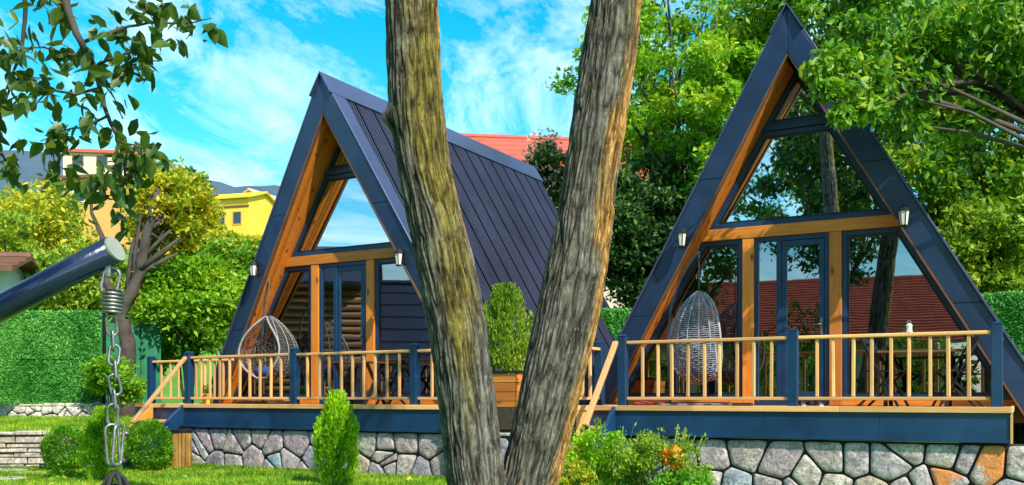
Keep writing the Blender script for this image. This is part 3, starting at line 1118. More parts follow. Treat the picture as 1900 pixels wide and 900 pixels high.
# left-hand cabin
VL = -1.2
VEL = VL - .08
p0, p1, p2 = FL.U(351, VL), FL.U(547, VL), FL.U(770, VL)
p4 = FL.U(1062, VL)
p3 = (p2 + p4) / 2
v_end = FL.V(1110, p4)
deck(FL, 'deck of the left-hand cabin above the stone wall and lawn', FL.U(283, VEL), p4 + .1, VEL, .52)
vbk = -.25
ubk = FL.U(281, vbk)
railing(FL, 'pale wooden railing with navy posts in front of the left-hand cabin',
        [((p0 + .06, VL), (p1 - .06, VL)), ((p1 + .06, VL), (p2 - .06, VL)), ((p2 + .06, VL), (p3 - .06, VL)), ((p3 + .06, VL), (p4 - .06, VL)), ((p4, VL + .06), (p4, v_end)), ((ubk + .06, vbk), (FL.U(432, vbk), vbk))],
        [(p0, VL), (p1, VL), (p2, VL), (p3, VL), (p4, VL), (p4, v_end + .05), (ubk, vbk)], .80, .235)
MB().box(ubk - .1, FL.U(283, VEL) - .034, vbk - .3, .5, -.06, -.002).build('walkway', M['deckwood'], bpy.data.objects['wooden_deck.001'])
MB().box(ubk - .09, FL.U(283, VEL) - .034, vbk - .29, .5, -1.06, -.064).build('walkway_base', M['navy'], bpy.data.objects['wooden_deck.001'])
us = FL.U(342, VEL)
stairs(FL, 'steps with a sloping handrail beside the round clipped bush', FL.U(286, VEL), us, VEL, .80, 245, 785, VL)
stone_wall(FL, 'rubble stone wall with black joints behind the small cypress on the lawn', FL.U(352, VEL + .06), p4 + .05, VEL + .06, .655, -.1, .3, 'stone', .44, .31)


# ------------------------------------------------------------------ lanterns on the bargeboards
def lantern(fr, px, py, label, v):
    u, w = fr.U(px, v), fr.Wz(px, py, v)
    root = empty('wall_lantern', label, 'lantern', fr.world(u, v, w), -fr.th, 'wall lanterns')
    MB().box(-.045, .045, .0, .02, -.10, .12).build('bracket', M['black'], root, bevel=.004)
    MB().tube([(0, 0, .06), (0, -.06, .12), (0, -.12, .13)], .012, 8).build('arm', M['black'], root)
    MB().lathe([(.005, .13), (.03, .125), (.085, .06), (.085, .05), (.0, .05)], 6, (0, -.13, 0)).build('hood', M['black'], root)
    g = MB().lathe([(.045, -.13), (.068, .048)], 6, (0, -.13, 0)).build('glass', M['lampglass'], root)
    c = MB()
    for k in range(6):
        t = math.pi * 2 * k / 6
        c.tube([(.047 * math.cos(t), -.13 + .047 * math.sin(t), -.13), (.071 * math.cos(t), -.13 + .071 * math.sin(t), .05)], .006, 5)
    c.lathe([(.0, -.16), (.05, -.15), (.05, -.132), (.0, -.131)], 6, (0, -.13, 0))
    c.build('cage', M['black'], root)


lantern(FR, 1270, 442, 'black lantern on the left bargeboard of the right-hand cabin', vf(2.5) - .03)
lantern(FR, 1679, 402, 'black lantern at the right end of the right-hand cabin beam', vf(2.6) - .03)
lantern(FL, 480, 499, 'black lantern on the left bargeboard of the left-hand cabin', vf(2.4) - .03)
lantern(FL, 749, 478, 'black lantern just left of the left tree stem', vf(2.4) - .03)


# ------------------------------------------------------------------ hanging egg chairs
def egg_chair(loc, rz, pole_dir, label, shell_mat, drop, HH, RR):
    root = empty('egg_chair', label, 'hanging chair', loc, rz)
    zb = drop

    def prof(t):
        z = zb + HH * t
        r_ = RR * (math.sin(math.pi * min(1, max(0, t)) ** .80) ** .68 if 0 < t < 1 else 0)
        return r_, z

    def P(phi, t, k=1.0):
        r_, z = prof(t)
        return (r_ * k * math.cos(phi), r_ * k * math.sin(phi) * .92, z)
    op = R(54)      # opening around -y
    fc = -math.pi / 2
    rim = [P(fc + op * math.sin(math.pi * t) ** .5, t) for t in np.linspace(.06, .97, 22)] + [P(fc - op * math.sin(math.pi * t) ** .5, t) for t in np.linspace(.97, .06, 22)]
    MB().tube(rim, .018, 8, closed=True).build('rim', M['rimw'], root, smooth=True)
    ribs = MB()
    for k in range(13):
        ph = fc + op + (2 * math.pi - 2 * op) * k / 12
        ribs.tube([P(ph, t) for t in np.linspace(.01, .99, 18)], .008, 6)
    ribs.build('rib_frame', M['rimw'], root, smooth=True)
    wv = MB()
    for j in range(42):
        t = .05 + .9 * j / 41
        o_ = op * math.sin(math.pi * t) ** .5
        dense = True
        wv.tube([P(fc + o_ + (2 * math.pi - 2 * o_) * k / 30, t + .006 * math.sin(k * 2.1 + j), 1.0 + (.02 if (k + j) % 2 else -.02)) for k in range(31)], .0065, 5)
    wv.build('wicker_shell', shell_mat, root, smooth=True)
    MB().lathe([(.02, zb + .05), (RR * .40, zb + .10), (RR * .52, zb + .18), (RR * .45, zb + .25), (.02, zb + .27)], 18).build('cushion', M['cushion'], root, smooth=True)
    # stand
    top = 2.18
    px_, py_ = pole_dir
    MB().tube([(.52 * math.cos(t) + px_ * .12, .52 * math.sin(t) + py_ * .12, .025) for t in np.linspace(0, 2 * math.pi, 33)[:-1]], .022, 8, closed=True).build('base_ring', M['black'], root, smooth=True)
    st = [(px_ * .62, py_ * .62, .03), (px_ * .66, py_ * .66, .6), (px_ * .66, py_ * .66, 1.1), (px_ * .58, py_ * .58, 1.5), (px_ * .38, py_ * .38, 1.85), (px_ * .12, py_ * .12, 2.1), (0, 0, top)]
    MB().tube(st, .018, 10).build('stand_pole', M['wicker_dark'], root, smooth=True)
    MB().tube([(0, 0, top), (0, 0, top - .1), (.012, 0, top - .3), (0, 0, zb + HH * .985)], .009, 6).build('hanging_cord', M['wicker_dark'], root, smooth=True)
    return root


u = FL.U(499, -.45)
egg_chair(FL.world(u, -.45), -FL.th + R(8), (-.55, .45), 'egg-shaped hanging wicker chair on the left-hand deck, opening to the front', M['wicker_dark'], .38, 1.16, .52)
u = FR.U(1297, -.72)
egg_chair(FR.world(u, -.72), -FR.th + R(112), (.55, .62), 'egg-shaped hanging wicker chair on the right-hand deck, turned sideways', M['wicker'], .29, 1.34, .48)


# ------------------------------------------------------------------ deck furniture
def folding_table(fr, px, v, label, rz=0.0, wd=.9):
    root = empty('folding_table', label, 'table', fr.world(fr.U(px, v), v), -fr.th + rz)
    n = 6
    for k in range(n):
        a = -.3 + .6 * k / n
        MB().box(-wd / 2, wd / 2, a + .006, a + .6 / n - .006, .68, .70).build('slat', M['brown'], root)
    for x in (-wd / 2 + .1, wd / 2 - .1):
        MB().bar((x, -.27, .0), (x, .27, .678), .035, .05, (1, 0, 0)).build('leg', M['black'], root)
        MB().bar((x + .04, .27, .0), (x + .04, -.27, .678), .035, .05, (1, 0, 0)).build('leg', M['black'], root)
    return root


def folding_chair(fr, px, v, label, rz):
    root = empty('folding_chair', label, 'chair', fr.world(fr.U(px, v), v), -fr.th + rz)
    for k in range(5):
        MB().box(-.2, .2, -.2 + .08 * k, -.13 + .08 * k, .44, .46).build('seat_slat', M['black'], root)
    for x in (-.215, .215):
        MB().bar((x, -.24, 0), (x, .22, .86), .025, .04, (1, 0, 0)).build('leg', M['black'], root)
        MB().bar((x * .9, .26, 0), (x * .9, -.2, .44), .025, .04, (1, 0, 0)).build('leg', M['black'], root)
    for z in (.62, .74, .84):
        t = z / .86
        MB().box(-.2, .2, -.24 + .46 * t - .01, -.24 + .46 * t + .012, z - .03, z + .03).build('back_slat', M['black'], root)
    return root


folding_table(FR, 1700, -.75, 'dark folding table behind the railing of the right-hand deck', R(4))
folding_chair(FR, 1640, -.85, 'dark folding chair at the door side of the right-hand table', R(80))
folding_chair(FR, 1775, -.8, 'dark folding chair at the right end of the right-hand deck', R(-75))
folding_table(FL, 665, -.35, 'dark folding table behind the railing of the left-hand deck', R(5), .8)
folding_chair(FL, 735, -.35, 'dark folding chair beside the table on the left-hand deck', R(-80))

# small things on the decks
root = empty('flower_pot', 'small yellow pot at the foot of the left-hand railing', 'pot', FL.world(FL.U(385, VL + .22), VL + .22), 0)
MB().lathe([(.075, 0), (.105, .15), (.12, .155), (.12, .18), (.10, .18), (.09, .15)], 16).build('pot', M['yellow'], root, smooth=False)
pp = ellipsoid_points((0, 0, .26), .11, .11, .09, 160)
v_, f_ = leaf_arrays(pp, .05, .5)
link('foliage', mesh_np('foliage', v_, f_, M['lf_mid']), root)
root = empty('dustpan', 'red plastic dustpan lying on the right-hand deck near the steps', 'dustpan', FR.world(FR.U(1190, VR + .1), VR + .1, .001), -FR.th)
MB().hexa([(-.11, -.08, 0), (.11, -.08, 0), (.11, .12, 0), (-.11, .12, 0), (-.11, -.08, .012), (.11, -.08, .012), (.11, .12, .07), (-.11, .12, .07)]).build('pan', M['red'], root, bevel=.004)
MB().tube([(.11, .05, .03), (.3, .06, .035)], .012, 8).build('handle', M['red'], root)
root = empty('broom', 'pale broom lying along the right-hand deck edge', 'broom', FR.world(FR.U(1225, VR + .02), VR + .0, .012), -FR.th)
MB().tube([(-.1, .14, 0.005), (.95, .1, 0.012)], .012, 8).build('stick', M['rimw'], root)
MB().box(.95, 1.2, .04, .16, -.008, .035).build('brush', M['wicker_dark'], root, bevel=.006)
for (px, lab, dz) in ((1492, 'dark shoe left of the middle railing post', .0), (1520, 'dark shoe on the deck in front of the glass door', .0)):
    root = empty('shoe', lab, 'shoe', FR.world(FR.U(px, -1.55), -1.55, .001), -FR.th + R(20))
    MB().lathe([(.05, 0), (.055, .02), (.05, .022)], 12).build('sole', M['white'], root)
    MB().add(*(lambda ps: (ps, [(0, 1, 2, 3), (7, 6, 5, 4), (0, 4, 5, 1), (1, 5, 6, 2), (2, 6, 7, 3), (3, 7, 4, 0)]))([(-.13, -.045, .022), (.13, -.04, .022), (.13, .04, .022), (-.13, .045, .022), (-.12, -.035, .11), (.02, -.03, .06), (.02, .03, .06), (-.12, .035, .11)])).build('upper', M['black'], root, bevel=.012)
root = empty('candle_lantern', 'tiny pale lantern standing on the right-hand railing', 'lantern', FR.world(FR.U(1687, VR), VR, .872), 0)
MB().lathe([(.035, 0), (.04, .01), (.032, .015), (.032, .075), (.04, .08), (.015, .105), (.0, .11)], 10).build('body', M['white'], root)
MB().tube([(.025 * math.cos(t), 0, .11 + .03 * math.sin(t)) for t in np.linspace(0, math.pi, 9)], .004, 5).build('handle', M['steel'], root)
# ------------------------------------------------------------------ the big twin-stemmed tree in front
def stem(rows, Y0, below, above, seed, painter, parent, nrad=220, nlen=600):
    """rows: (photo row, left edge, right edge) turned into a real round stem at distance Y0"""
    pts = []
    for (py, xl, xr) in rows:
        c = at((xl + xr) / 2, py, Y0)
        pts.append((c.z, c.x, Y0, (xr - xl) / 2 / F * Y0))
    pts = [*above, *pts, *below]
    pts.sort()
    P = np.array(pts)
    z = np.linspace(P[0, 0], P[-1, 0], nlen)
    k = np.ones(25) / 25
    def sm(col_):
        a = np.interp(z, P[:, 0], P[:, col_])
        b = np.convolve(np.pad(a, 12, mode='edge'), k, 'valid')
        return b
    cxs, cys, rs = sm(1), sm(2), sm(3)
    th = np.linspace(0, 2 * np.pi, nrad, endpoint=False)
    Z, T = np.meshgrid(z, th, indexing='ij')
    rr = rs[:, None] * np.ones_like(T)
    # knobbly outline
    q_ = np.stack([np.cos(T) * .9 + seed, np.sin(T) * .9, Z * 1.1], -1).reshape(-1, 3)
    rr = rr * (1 + .10 * (fbm(q_ * 1.6, 3).reshape(T.shape) - .5))
    # furrowed bark: long vertical ridges that wander and break
    wob = (fbm(np.stack([np.cos(T) * 1.5, np.sin(T) * 1.5 + seed, Z * 2.2], -1).reshape(-1, 3), 3).reshape(T.shape) - .5) * .9
    q_ = np.stack([np.cos(T + wob * .35) * rs[:, None] * 60 + seed * 7, np.sin(T + wob * .35) * rs[:, None] * 60, Z * 4.2], -1).reshape(-1, 3)
    n1 = vnoise(q_).reshape(T.shape)
    n2 = vnoise(q_ * 2.1 + 9).reshape(T.shape)
    n3 = vnoise(q_ * np.array([.7, .7, 3.0]) + 31).reshape(T.shape)
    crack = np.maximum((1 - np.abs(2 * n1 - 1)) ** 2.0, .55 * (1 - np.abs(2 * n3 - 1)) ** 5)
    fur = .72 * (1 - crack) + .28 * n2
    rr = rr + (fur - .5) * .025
    X = cxs[:, None] + rr * np.cos(T)
    Yv = cys[:, None] + rr * np.sin(T)
    for (kx, kz, kt, rad, amt) in painter.get('knots', []):
        dd = ((Z - kz) ** 2 + (rs[:, None] * np.angle(np.exp(1j * (T - kt)))) ** 2) / rad ** 2
        g = np.exp(-dd) * amt
        X += g * np.cos(T)
        Yv += g * np.sin(T)
    v = np.stack([X, Yv, Z], -1).reshape(-1, 3)
    i, j = np.meshgrid(np.arange(nlen - 1), np.arange(nrad), indexing='ij')
    a = i * nrad + j
    b = i * nrad + (j + 1) % nrad
    f = np.stack([a, b, b + nrad, a + nrad], -1).reshape(-1, 4)
    me = mesh_np('stem', v, f, M['bark'], True)
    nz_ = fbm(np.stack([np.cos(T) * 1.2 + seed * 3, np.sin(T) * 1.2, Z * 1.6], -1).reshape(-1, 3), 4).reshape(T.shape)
    lich, sun_peel = painter['f'](Z, T, nz_)
    for nm, arr in (('lichen', lich), ('sunlit_peel', sun_peel), ('ridge', fur)):
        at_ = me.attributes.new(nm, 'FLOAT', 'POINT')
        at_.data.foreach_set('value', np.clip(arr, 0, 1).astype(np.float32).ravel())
    return link('stem', me, parent)


def px_z(py, Y):
    return CAMZ + (YH - py) / F * Y


gz = float(height(-.1, 6.7))
tw = empty('twin_stemmed_tree', 'large tree forked into two rough-barked stems in front of the cabins', 'tree', (-.08, 6.7, gz))
off = Vector(tw.location)
holder = tw
YA, YB = 6.65, 6.8


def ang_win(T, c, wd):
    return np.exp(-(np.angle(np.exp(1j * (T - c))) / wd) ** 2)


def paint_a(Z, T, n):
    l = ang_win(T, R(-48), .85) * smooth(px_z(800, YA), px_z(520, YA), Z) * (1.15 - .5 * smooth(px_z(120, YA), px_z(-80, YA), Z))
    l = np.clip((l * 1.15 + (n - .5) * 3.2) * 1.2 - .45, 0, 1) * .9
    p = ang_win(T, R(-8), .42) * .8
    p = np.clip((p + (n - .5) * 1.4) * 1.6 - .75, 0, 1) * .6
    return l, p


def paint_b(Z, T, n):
    p = ang_win(T, R(-28), .85) * (1.0 - .25 * smooth(px_z(250, YB), px_z(0, YB), Z))  # painted golden sunlight down the right side, broken up by noise
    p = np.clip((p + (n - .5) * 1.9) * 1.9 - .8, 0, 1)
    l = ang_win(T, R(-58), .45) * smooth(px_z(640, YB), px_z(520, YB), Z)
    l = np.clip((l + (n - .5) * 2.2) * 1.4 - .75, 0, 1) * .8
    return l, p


rows_a = [(0, 714, 811), (100, 718, 815), (200, 722, 822), (300, 735, 834), (400, 755, 855), (500, 774, 882), (600, 792, 902), (700, 808, 914), (800, 820, 925), (900, 830, 940)]
rows_b = [(0, 1096, 1190), (100, 1080, 1180), (200, 1064, 1166), (300, 1050, 1150), (400, 1035, 1137), (500, 1012, 1126), (600, 992, 1110), (700, 968, 1082), (800, 948, 1060), (900, 928, 1036)]
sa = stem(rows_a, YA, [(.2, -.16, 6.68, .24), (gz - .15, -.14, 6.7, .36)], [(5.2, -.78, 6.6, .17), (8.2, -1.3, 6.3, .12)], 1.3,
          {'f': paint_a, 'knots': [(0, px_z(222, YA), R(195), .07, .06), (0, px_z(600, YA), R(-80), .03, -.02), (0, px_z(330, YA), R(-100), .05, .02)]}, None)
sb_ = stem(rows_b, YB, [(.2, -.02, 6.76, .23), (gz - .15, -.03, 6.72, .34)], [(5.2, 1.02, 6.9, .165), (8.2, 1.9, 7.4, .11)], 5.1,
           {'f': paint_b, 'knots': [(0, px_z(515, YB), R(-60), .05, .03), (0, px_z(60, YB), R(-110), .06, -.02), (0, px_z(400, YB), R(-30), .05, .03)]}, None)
for o in (sa, sb_):
    o.parent = tw
    o.location = -off
cl = []
for (x, y, z) in [(-1.3, 6.3, 8.2), (1.9, 7.4, 8.2)]:
    for k in range(5):
        t = 2 * math.pi * k / 5 + x
        e = Vector((x + 1.5 * math.cos(t), y + 1.3 * math.sin(t), z + random.uniform(.5, 1.8)))
        s0 = Vector((x, y, z - .3))
        o = MB().tube([s0, s0.lerp(e, .5) + Vector((0, 0, .25)), e], [.09, .06, .025], 7).build('limb', M['trunk'], tw, smooth=True)
        o.location = -off
        cl.append((e.x, e.y, e.z))
cl = np.array(cl)
p_, d_ = clump_points(cl, np.full(len(cl), .75), 110)
v_, f_ = leaf_arrays(p_, .15, .45, d_ * .5 + np.array([0, 0, -.5]), .8)
o = link('crown', mesh_np('crown', v_, f_, M['lf_mid']), tw)
o.location = -off

# ------------------------------------------------------------------ swing stand with chain in the left foreground
def pcap(a, b, r_, L):
    d = (Vector(b) - Vector(a)).normalized()
    return Vector(b), Vector(b) + d * L


e0 = at(211, 463, 3.90)
e1 = at(0, 572, 4.02)
dv = (e1 - e0).normalized()
low = e0 + dv * 2.2
st = empty('swing_stand', 'navy steel boom with pale end cap slanting in from the left edge', 'swing stand', (low.x, low.y, float(height(low.x, low.y))))
so = Vector(st.location)
MB().tube([e0 - so, e1 - so, low - so], .057, 40).build('boom', M['pole'], st, smooth=False).data.polygons.foreach_set('use_smooth', [True] * 0 or [len(p.vertices) == 4 for p in bpy.data.objects['boom'].data.polygons])
MB().tube([e0 - dv * .012 - so, e0 - dv * .001 - so], .0535, 40).build('end_cap', M['cap'], st)
MB().tube([low - so, (0, 0, -.1)], .057, 24).build('upright', M['pole'], st, smooth=True)
eb = at(203, 500, 3.915)
MB().box(-.011, .011, -.022, .022, -.035, .05).build('lug', M['steel'], st, bevel=.004).location = eb - so

cp = at(208, 520, 3.915)
ch = empty('hanging_chain', 'steel chain with a coil spring hanging from the navy boom', 'chain', at(212, 868, 3.915))
co = Vector(ch.location)


def link_mesh(wd, ln, r_, name='chain_link', mat='steel'):
    pts = []
    a, b = wd / 2, ln / 2 - wd / 2
    for t in np.linspace(0, math.pi, 9):
        pts.append((a * math.cos(t), 0, b + a * math.sin(t)))
    for t in np.linspace(math.pi, 2 * math.pi, 9):
        pts.append((a * math.cos(t), 0, -b + a * math.sin(t)))
    return MB().tube(pts, r_, 8, closed=True).mesh(name, M[mat], smooth=True)


def pxl(x, y):
    return at(x, y, 3.915) - co


S = 3.915 / F
o = link('shackle', link_mesh(.062, .115, .0075, 'shackle'), ch); o.location = pxl(205, 522); o.rotation_euler = (0, R(12), R(25))
sp_pts = []
for i in range(6 * 16 + 1):
    t = 2 * math.pi * i / 16
    sp_pts.append((.037 * math.cos(t), .037 * math.sin(t), .046 - .092 * i / 96))
o = MB().tube(sp_pts, .0068, 8).build('spring', M['steel'], ch, smooth=True); o.location = pxl(209, 560)
o = MB().lathe([(.016, -.05), (.03, -.047), (.03, .047), (.016, .052)], 16).build('spring_core', M['black'], ch); o.location = pxl(209, 560)
lm = link_mesh(.040, .086, .0062)
y, k = 590, 0
while y < 775:
    o = link('chain_link', lm, ch)
    xx = 210 + 3 * math.sin(y * .03) + (y - 590) * .006
    o.location = pxl(xx, y + 14)
    o.rotation_euler = (R(random.uniform(-6, 6)), R(random.uniform(-14, 14)), R(90 * (k % 2) + random.uniform(20, 40)))
    y += 27.5
    k += 1
cm = link_mesh(.050, .172, .0068, 'carabiner')
for dx, rz in ((-4, 35), (6, 70)):
    o = link('carabiner', cm, ch); o.location = pxl(213 + dx, 826); o.rotation_euler = (0, R(dx * 1.0), R(rz))
# the rope nest seat below, its ropes gather at the carabiners
nb = at(214, 868, 3.915)
ns = empty('nest_swing', 'black rope nest swing seat hanging from the chain at the bottom edge', 'swing seat', (nb.x, nb.y, nb.z - 1.0))
for k in range(6):
    t = 2 * math.pi * (k + .3) / 6
    MB().tube([(0, 0, .985), (.03 * math.cos(t), .03 * math.sin(t), .96), (.5 * math.cos(t), .5 * math.sin(t), .07)], .009, 7).build('rope', M['rope'], ns, smooth=True)
MB().lathe([(.012, .90), (.05, .93), (.075, .905), (.10, .87), (.06, .88), (.012, .89)], 18).build('rope_knot', M['rope'], ns, smooth=True)
MB().tube([(.52 * math.cos(t), .52 * math.sin(t), .06) for t in np.linspace(0, 2 * math.pi, 41)[:-1]], .03, 10, closed=True).build('rim', M['rope'], ns, smooth=True)
web = MB()
for r_ in (.1, .2, .3, .4):
    web.tube([(r_ * math.cos(t), r_ * math.sin(t), .06 - .12 * (1 - r_ / .5)) for t in np.linspace(0, 2 * math.pi, 31)[:-1]], .008, 6, closed=True)
for k in range(12):
    t = 2 * math.pi * k / 12
    web.tube([(0, 0, -.06), (.5 * math.cos(t), .5 * math.sin(t), .06)], .008, 6)
web.build('web', M['rope'], ns)

# ------------------------------------------------------------------ terrace, low walls and grass fence at the left
tv, tf = [], []
TX0, TX1, TY0, TY1 = -16.0, at(232, 800, 15.6).x, 15.55, 19.6
nu_, nv_ = 24, 10
for j in range(nv_ + 1):
    for i in range(nu_ + 1):
        x = TX0 + (TX1 - TX0) * i / nu_
        y = TY0 + (TY1 - TY0) * j / nv_
        tv.append((x, y, .60 + .16 * j / nv_ + random.uniform(-.012, .012)))
for j in range(nv_):
    for i in range(nu_):
        a = j * (nu_ + 1) + i
        tf.append((a, a + 1, a + nu_ + 2, a + nu_ + 1))
nb_ = len(tv)
tv += [(TX0, TY0, -.2), (TX1, TY0, -.2), (TX1, TY1, -.2), (TX0, TY1, -.2)]
tf += [tuple([nb_ + 1] + [i for i in range(nu_, -1, -1)][:0] + [nu_, 0, nb_]), (nb_ + 2, nb_ + 1, nu_, (nu_ + 1) * nv_ + nu_)]
o = structure(MB().add(tv, tf).build('terrace', M['ground'], smooth=False))


def rubble_wall(name, label, x0, x1, Y, z0, z1, tk, mat, pu, pw, rz=0.0):
    root = empty(name, label, 'stone wall', (0, Y, 0), rz)
    MB().box(x0, x1, .02, tk, z0, z1 - .01).build('core', M['soil'], root)
    if pw < .15:
        z = z0
        while z < z1 - .03:
            hgt = min(random.uniform(.075, .13), z1 - z)
            x = x0 - random.uniform(0, .3)
            while x < x1:
                ln = random.uniform(.22, .62)
                xa, xb = max(x, x0), min(x + ln, x1)
                if xb - xa > .05:
                    yo = random.uniform(-.035, .012)
                    dz = random.uniform(0, .014)
                    MB().hexa([(xa + .006, yo, z + .006), (xb - .006, yo + random.uniform(-.015, .015), z + .006), (xb - .006, .1, z + .006), (xa + .006, .1, z + .006), (xa + .012, yo + .012, z + hgt - .004 - dz), (xb - .014, yo + .008, z + hgt - .004), (xb - .014, .1, z + hgt - .004), (xa + .012, .1, z + hgt - .004)]).build('stone', M[mat], root, bevel=.012)
                x += ln
            z += hgt
    else:
        rubble(root, x0, x1, z0, z1, pu, pw, mat, .018, 1.6)
    # capping stones
    n = int((x1 - x0) / .42)
    for k in range(n):
        a, b = x0 + (x1 - x0) * k / n, x0 + (x1 - x0) * (k + 1) / n
        MB().box(a + .008, b - .008, -.04 + random.uniform(-.02, .02), tk, z1 - .005, z1 + .05 + random.uniform(-.015, .02)).build('cap_stone', M[mat], root, bevel=.014)
    return root


rubble_wall('dry_stone_wall', 'low layered brown stone wall behind the two round bushes', -9.5, TX1 + .02, 15.5, -.05, .56, .3, 'drystone', .46, .115)
rubble_wall('rubble_wall', 'pale rubble footing under the artificial grass fence', -13, at(197, 750, 19.3).x, 19.3, .7, 1.0, .3, 'limestone', .3, .2)


def turf_panel(root, a, b, z0, z1, nbl):
    """one panel of artificial hedge between two plan points"""
    A, B = Vector((a[0], a[1], 0)), Vector((b[0], b[1], 0))
    d = (B - A).normalized()
    n = Vector((d.y, -d.x, 0))
    L = (B - A).length
    pts = []
    for zz_ in (z0, z1):
        for (p, s_) in ((A, -.01), (B, -.01), (B, .03), (A, .03)):
            pts.append(tuple(p - n * s_ + Vector((0, 0, zz_))))
    o = MB().hexa(pts).build('turf_panel', M['turfback'], root)
    t = rng.random(nbl) * L
    z = z0 + rng.random(nbl) * (z1 - z0)
    P_ = np.array(A)[None] + t[:, None] * np.array(d)[None] + np.array([0, 0, 1.0]) * z[:, None] + np.array(n)[None] * .03
    P_ = P_ + np.array(n)[None] * (.03 * fbm(np.stack([t * 1.5, z * 1.5, z * 0 + a[0]], 1), 2)[:, None])
    v, f = leaf_arrays(P_, .085, .32, np.array(n)[None] * .8 + np.array([0, 0, -.2]), .7)
    o2 = link('bristles', mesh_np('bristles', v, f, M['turf']), o)
    o2['kind'] = 'stuff'
    return o


fn = empty('grass_fence', 'bright green artificial grass fence in two rows of panels at the left', 'fence', (0, 0, 0))
c0, c1, c2 = at(190, 750, 19.4), at(44, 750, 19.45), at(-60, 755, 18.2)
zb0, zm, zt0 = 1.03, px_z(667, 19.4), px_z(577, 19.4)
for (p, q_) in ((c1, c0), (c2, c1)):
    turf_panel(fn, (p.x + .01, p.y), (q_.x - .01, q_.y), zb0 + .02, zm - .012, 5200)
    turf_panel(fn, (p.x + .01, p.y - .015), (q_.x - .01, q_.y - .015), zm + .01, zt0, 5200)
for (p, q_) in ((c1, c0), (c2, c1)):
    MB().bar((p.x, p.y + .06, zm), (q_.x, q_.y + .06, zm), .05, .06).build('rail', M['black'], fn)  # dark strip added behind the seam so no light shows through the gap
for p in (c0, c1, c2):
    MB().box(p.x - .03, p.x + .03, p.y + .05, p.y + .11, .9, zt0 - .03).build('post', M['black'], fn)
# green screen cloth between the fence and the big tree behind
sc_ = empty('screen_fence', 'dark green screen cloth right of the artificial grass fence', 'fence', (0, 0, 0))
a_, b_ = at(183, 740, 20.6), at(300, 740, 21.5)
for k in range(3):
    p, q_ = a_.lerp(b_, k / 3), a_.lerp(b_, (k + 1) / 3)
    MB().hexa([(p.x, p.y, .2), (q_.x - .02, q_.y, .2), (q_.x - .02, q_.y + .02, .2), (p.x, p.y + .02, .2), (p.x, p.y, 2.85), (q_.x - .02, q_.y, 2.8), (q_.x - .02, q_.y + .02, 2.8), (p.x, p.y + .02, 2.85)]).build('cloth_panel', M['mesh_green'], sc_)
    MB().box(p.x - .03, p.x + .03, p.y + .025, p.y + .08, 0, 2.9).build('post', M['black'], sc_)
f2 = empty('grass_fence', 'green artificial grass fence glimpsed between the two cabins', 'fence', (0, 0, 0))
a_, b_ = at(1090, 740, 20.5), at(1215, 740, 20.5)
m_ = a_.lerp(b_, .5)
turf_panel(f2, (a_.x, a_.y), (m_.x - .01, m_.y), .5, px_z(572, 20.5), 3500)
turf_panel(f2, (m_.x + .01, m_.y), (b_.x, b_.y), .5, px_z(572, 20.5), 3500)
for p in (a_, m_, b_):
    MB().box(p.x - .03, p.x + .03, p.y + .04, p.y + .1, -.1, 3).build('post', M['black'], f2)
f3 = empty('grass_fence', 'dark green artificial grass fence beside the right edge', 'fence', (0, 0, 0))
a_, b_ = at(1790, 740, 17.2), at(2150, 740, 15.5)
for k in range(3):
    p, q_ = a_.lerp(b_, k / 3), a_.lerp(b_, (k + 1) / 3)
    turf_panel(f3, (p.x, p.y), (q_.x - .02, q_.y), -.05, px_z(546, 17.2), 5000)
    MB().box(p.x - .03, p.x + .03, p.y + .05, p.y + .1, -.1, 3.0).build('post', M['black'], f3)

# garden lamp on the terrace
gp = at(181, 790, 17.2)
gl_ = empty('garden_lamp', 'small dark garden lamp on the grass in front of the pale footing', 'garden lamp', (gp.x, gp.y, .66))
MB().lathe([(.05, 0), (.05, .02), (.022, .03), (.022, .24), (.05, .25)], 12).build('stem', M['black'], gl_)
MB().lathe([(.05, .25), (.065, .36)], 8).build('glass', M['lampglass'], gl_)
MB().lathe([(.10, .36), (.11, .375), (.05, .43), (.0, .45)], 8).build('hood', M['black'], gl_)

# ------------------------------------------------------------------ slatted bin, planter
bp = at(337, 870, 15.5)
bn = empty('slatted_bin', 'round wooden slatted bin with a dark top beside the stone wall', 'bin', (bp.x, bp.y, 0))
for k in range(18):
    t = 2 * math.pi * k / 18
    c, s_ = math.cos(t), math.sin(t)
    mb = MB().box(-.022, .022, -.009, .009, .03, .60)
    o = mb.build('slat', M['binwood'], bn, bevel=.003)
    o.location = (.15 * c, .15 * s_, 0)
    o.rotation_euler = (0, 0, t + math.pi / 2)
MB().lathe([(.138, .02), (.138, .58)], 18).build('liner', M['black'], bn)
MB().lathe([(.165, .60), (.175, .605), (.175, .65), (.15, .66), (.09, .66), (.09, .61)], 24).build('rim', M['black'], bn)

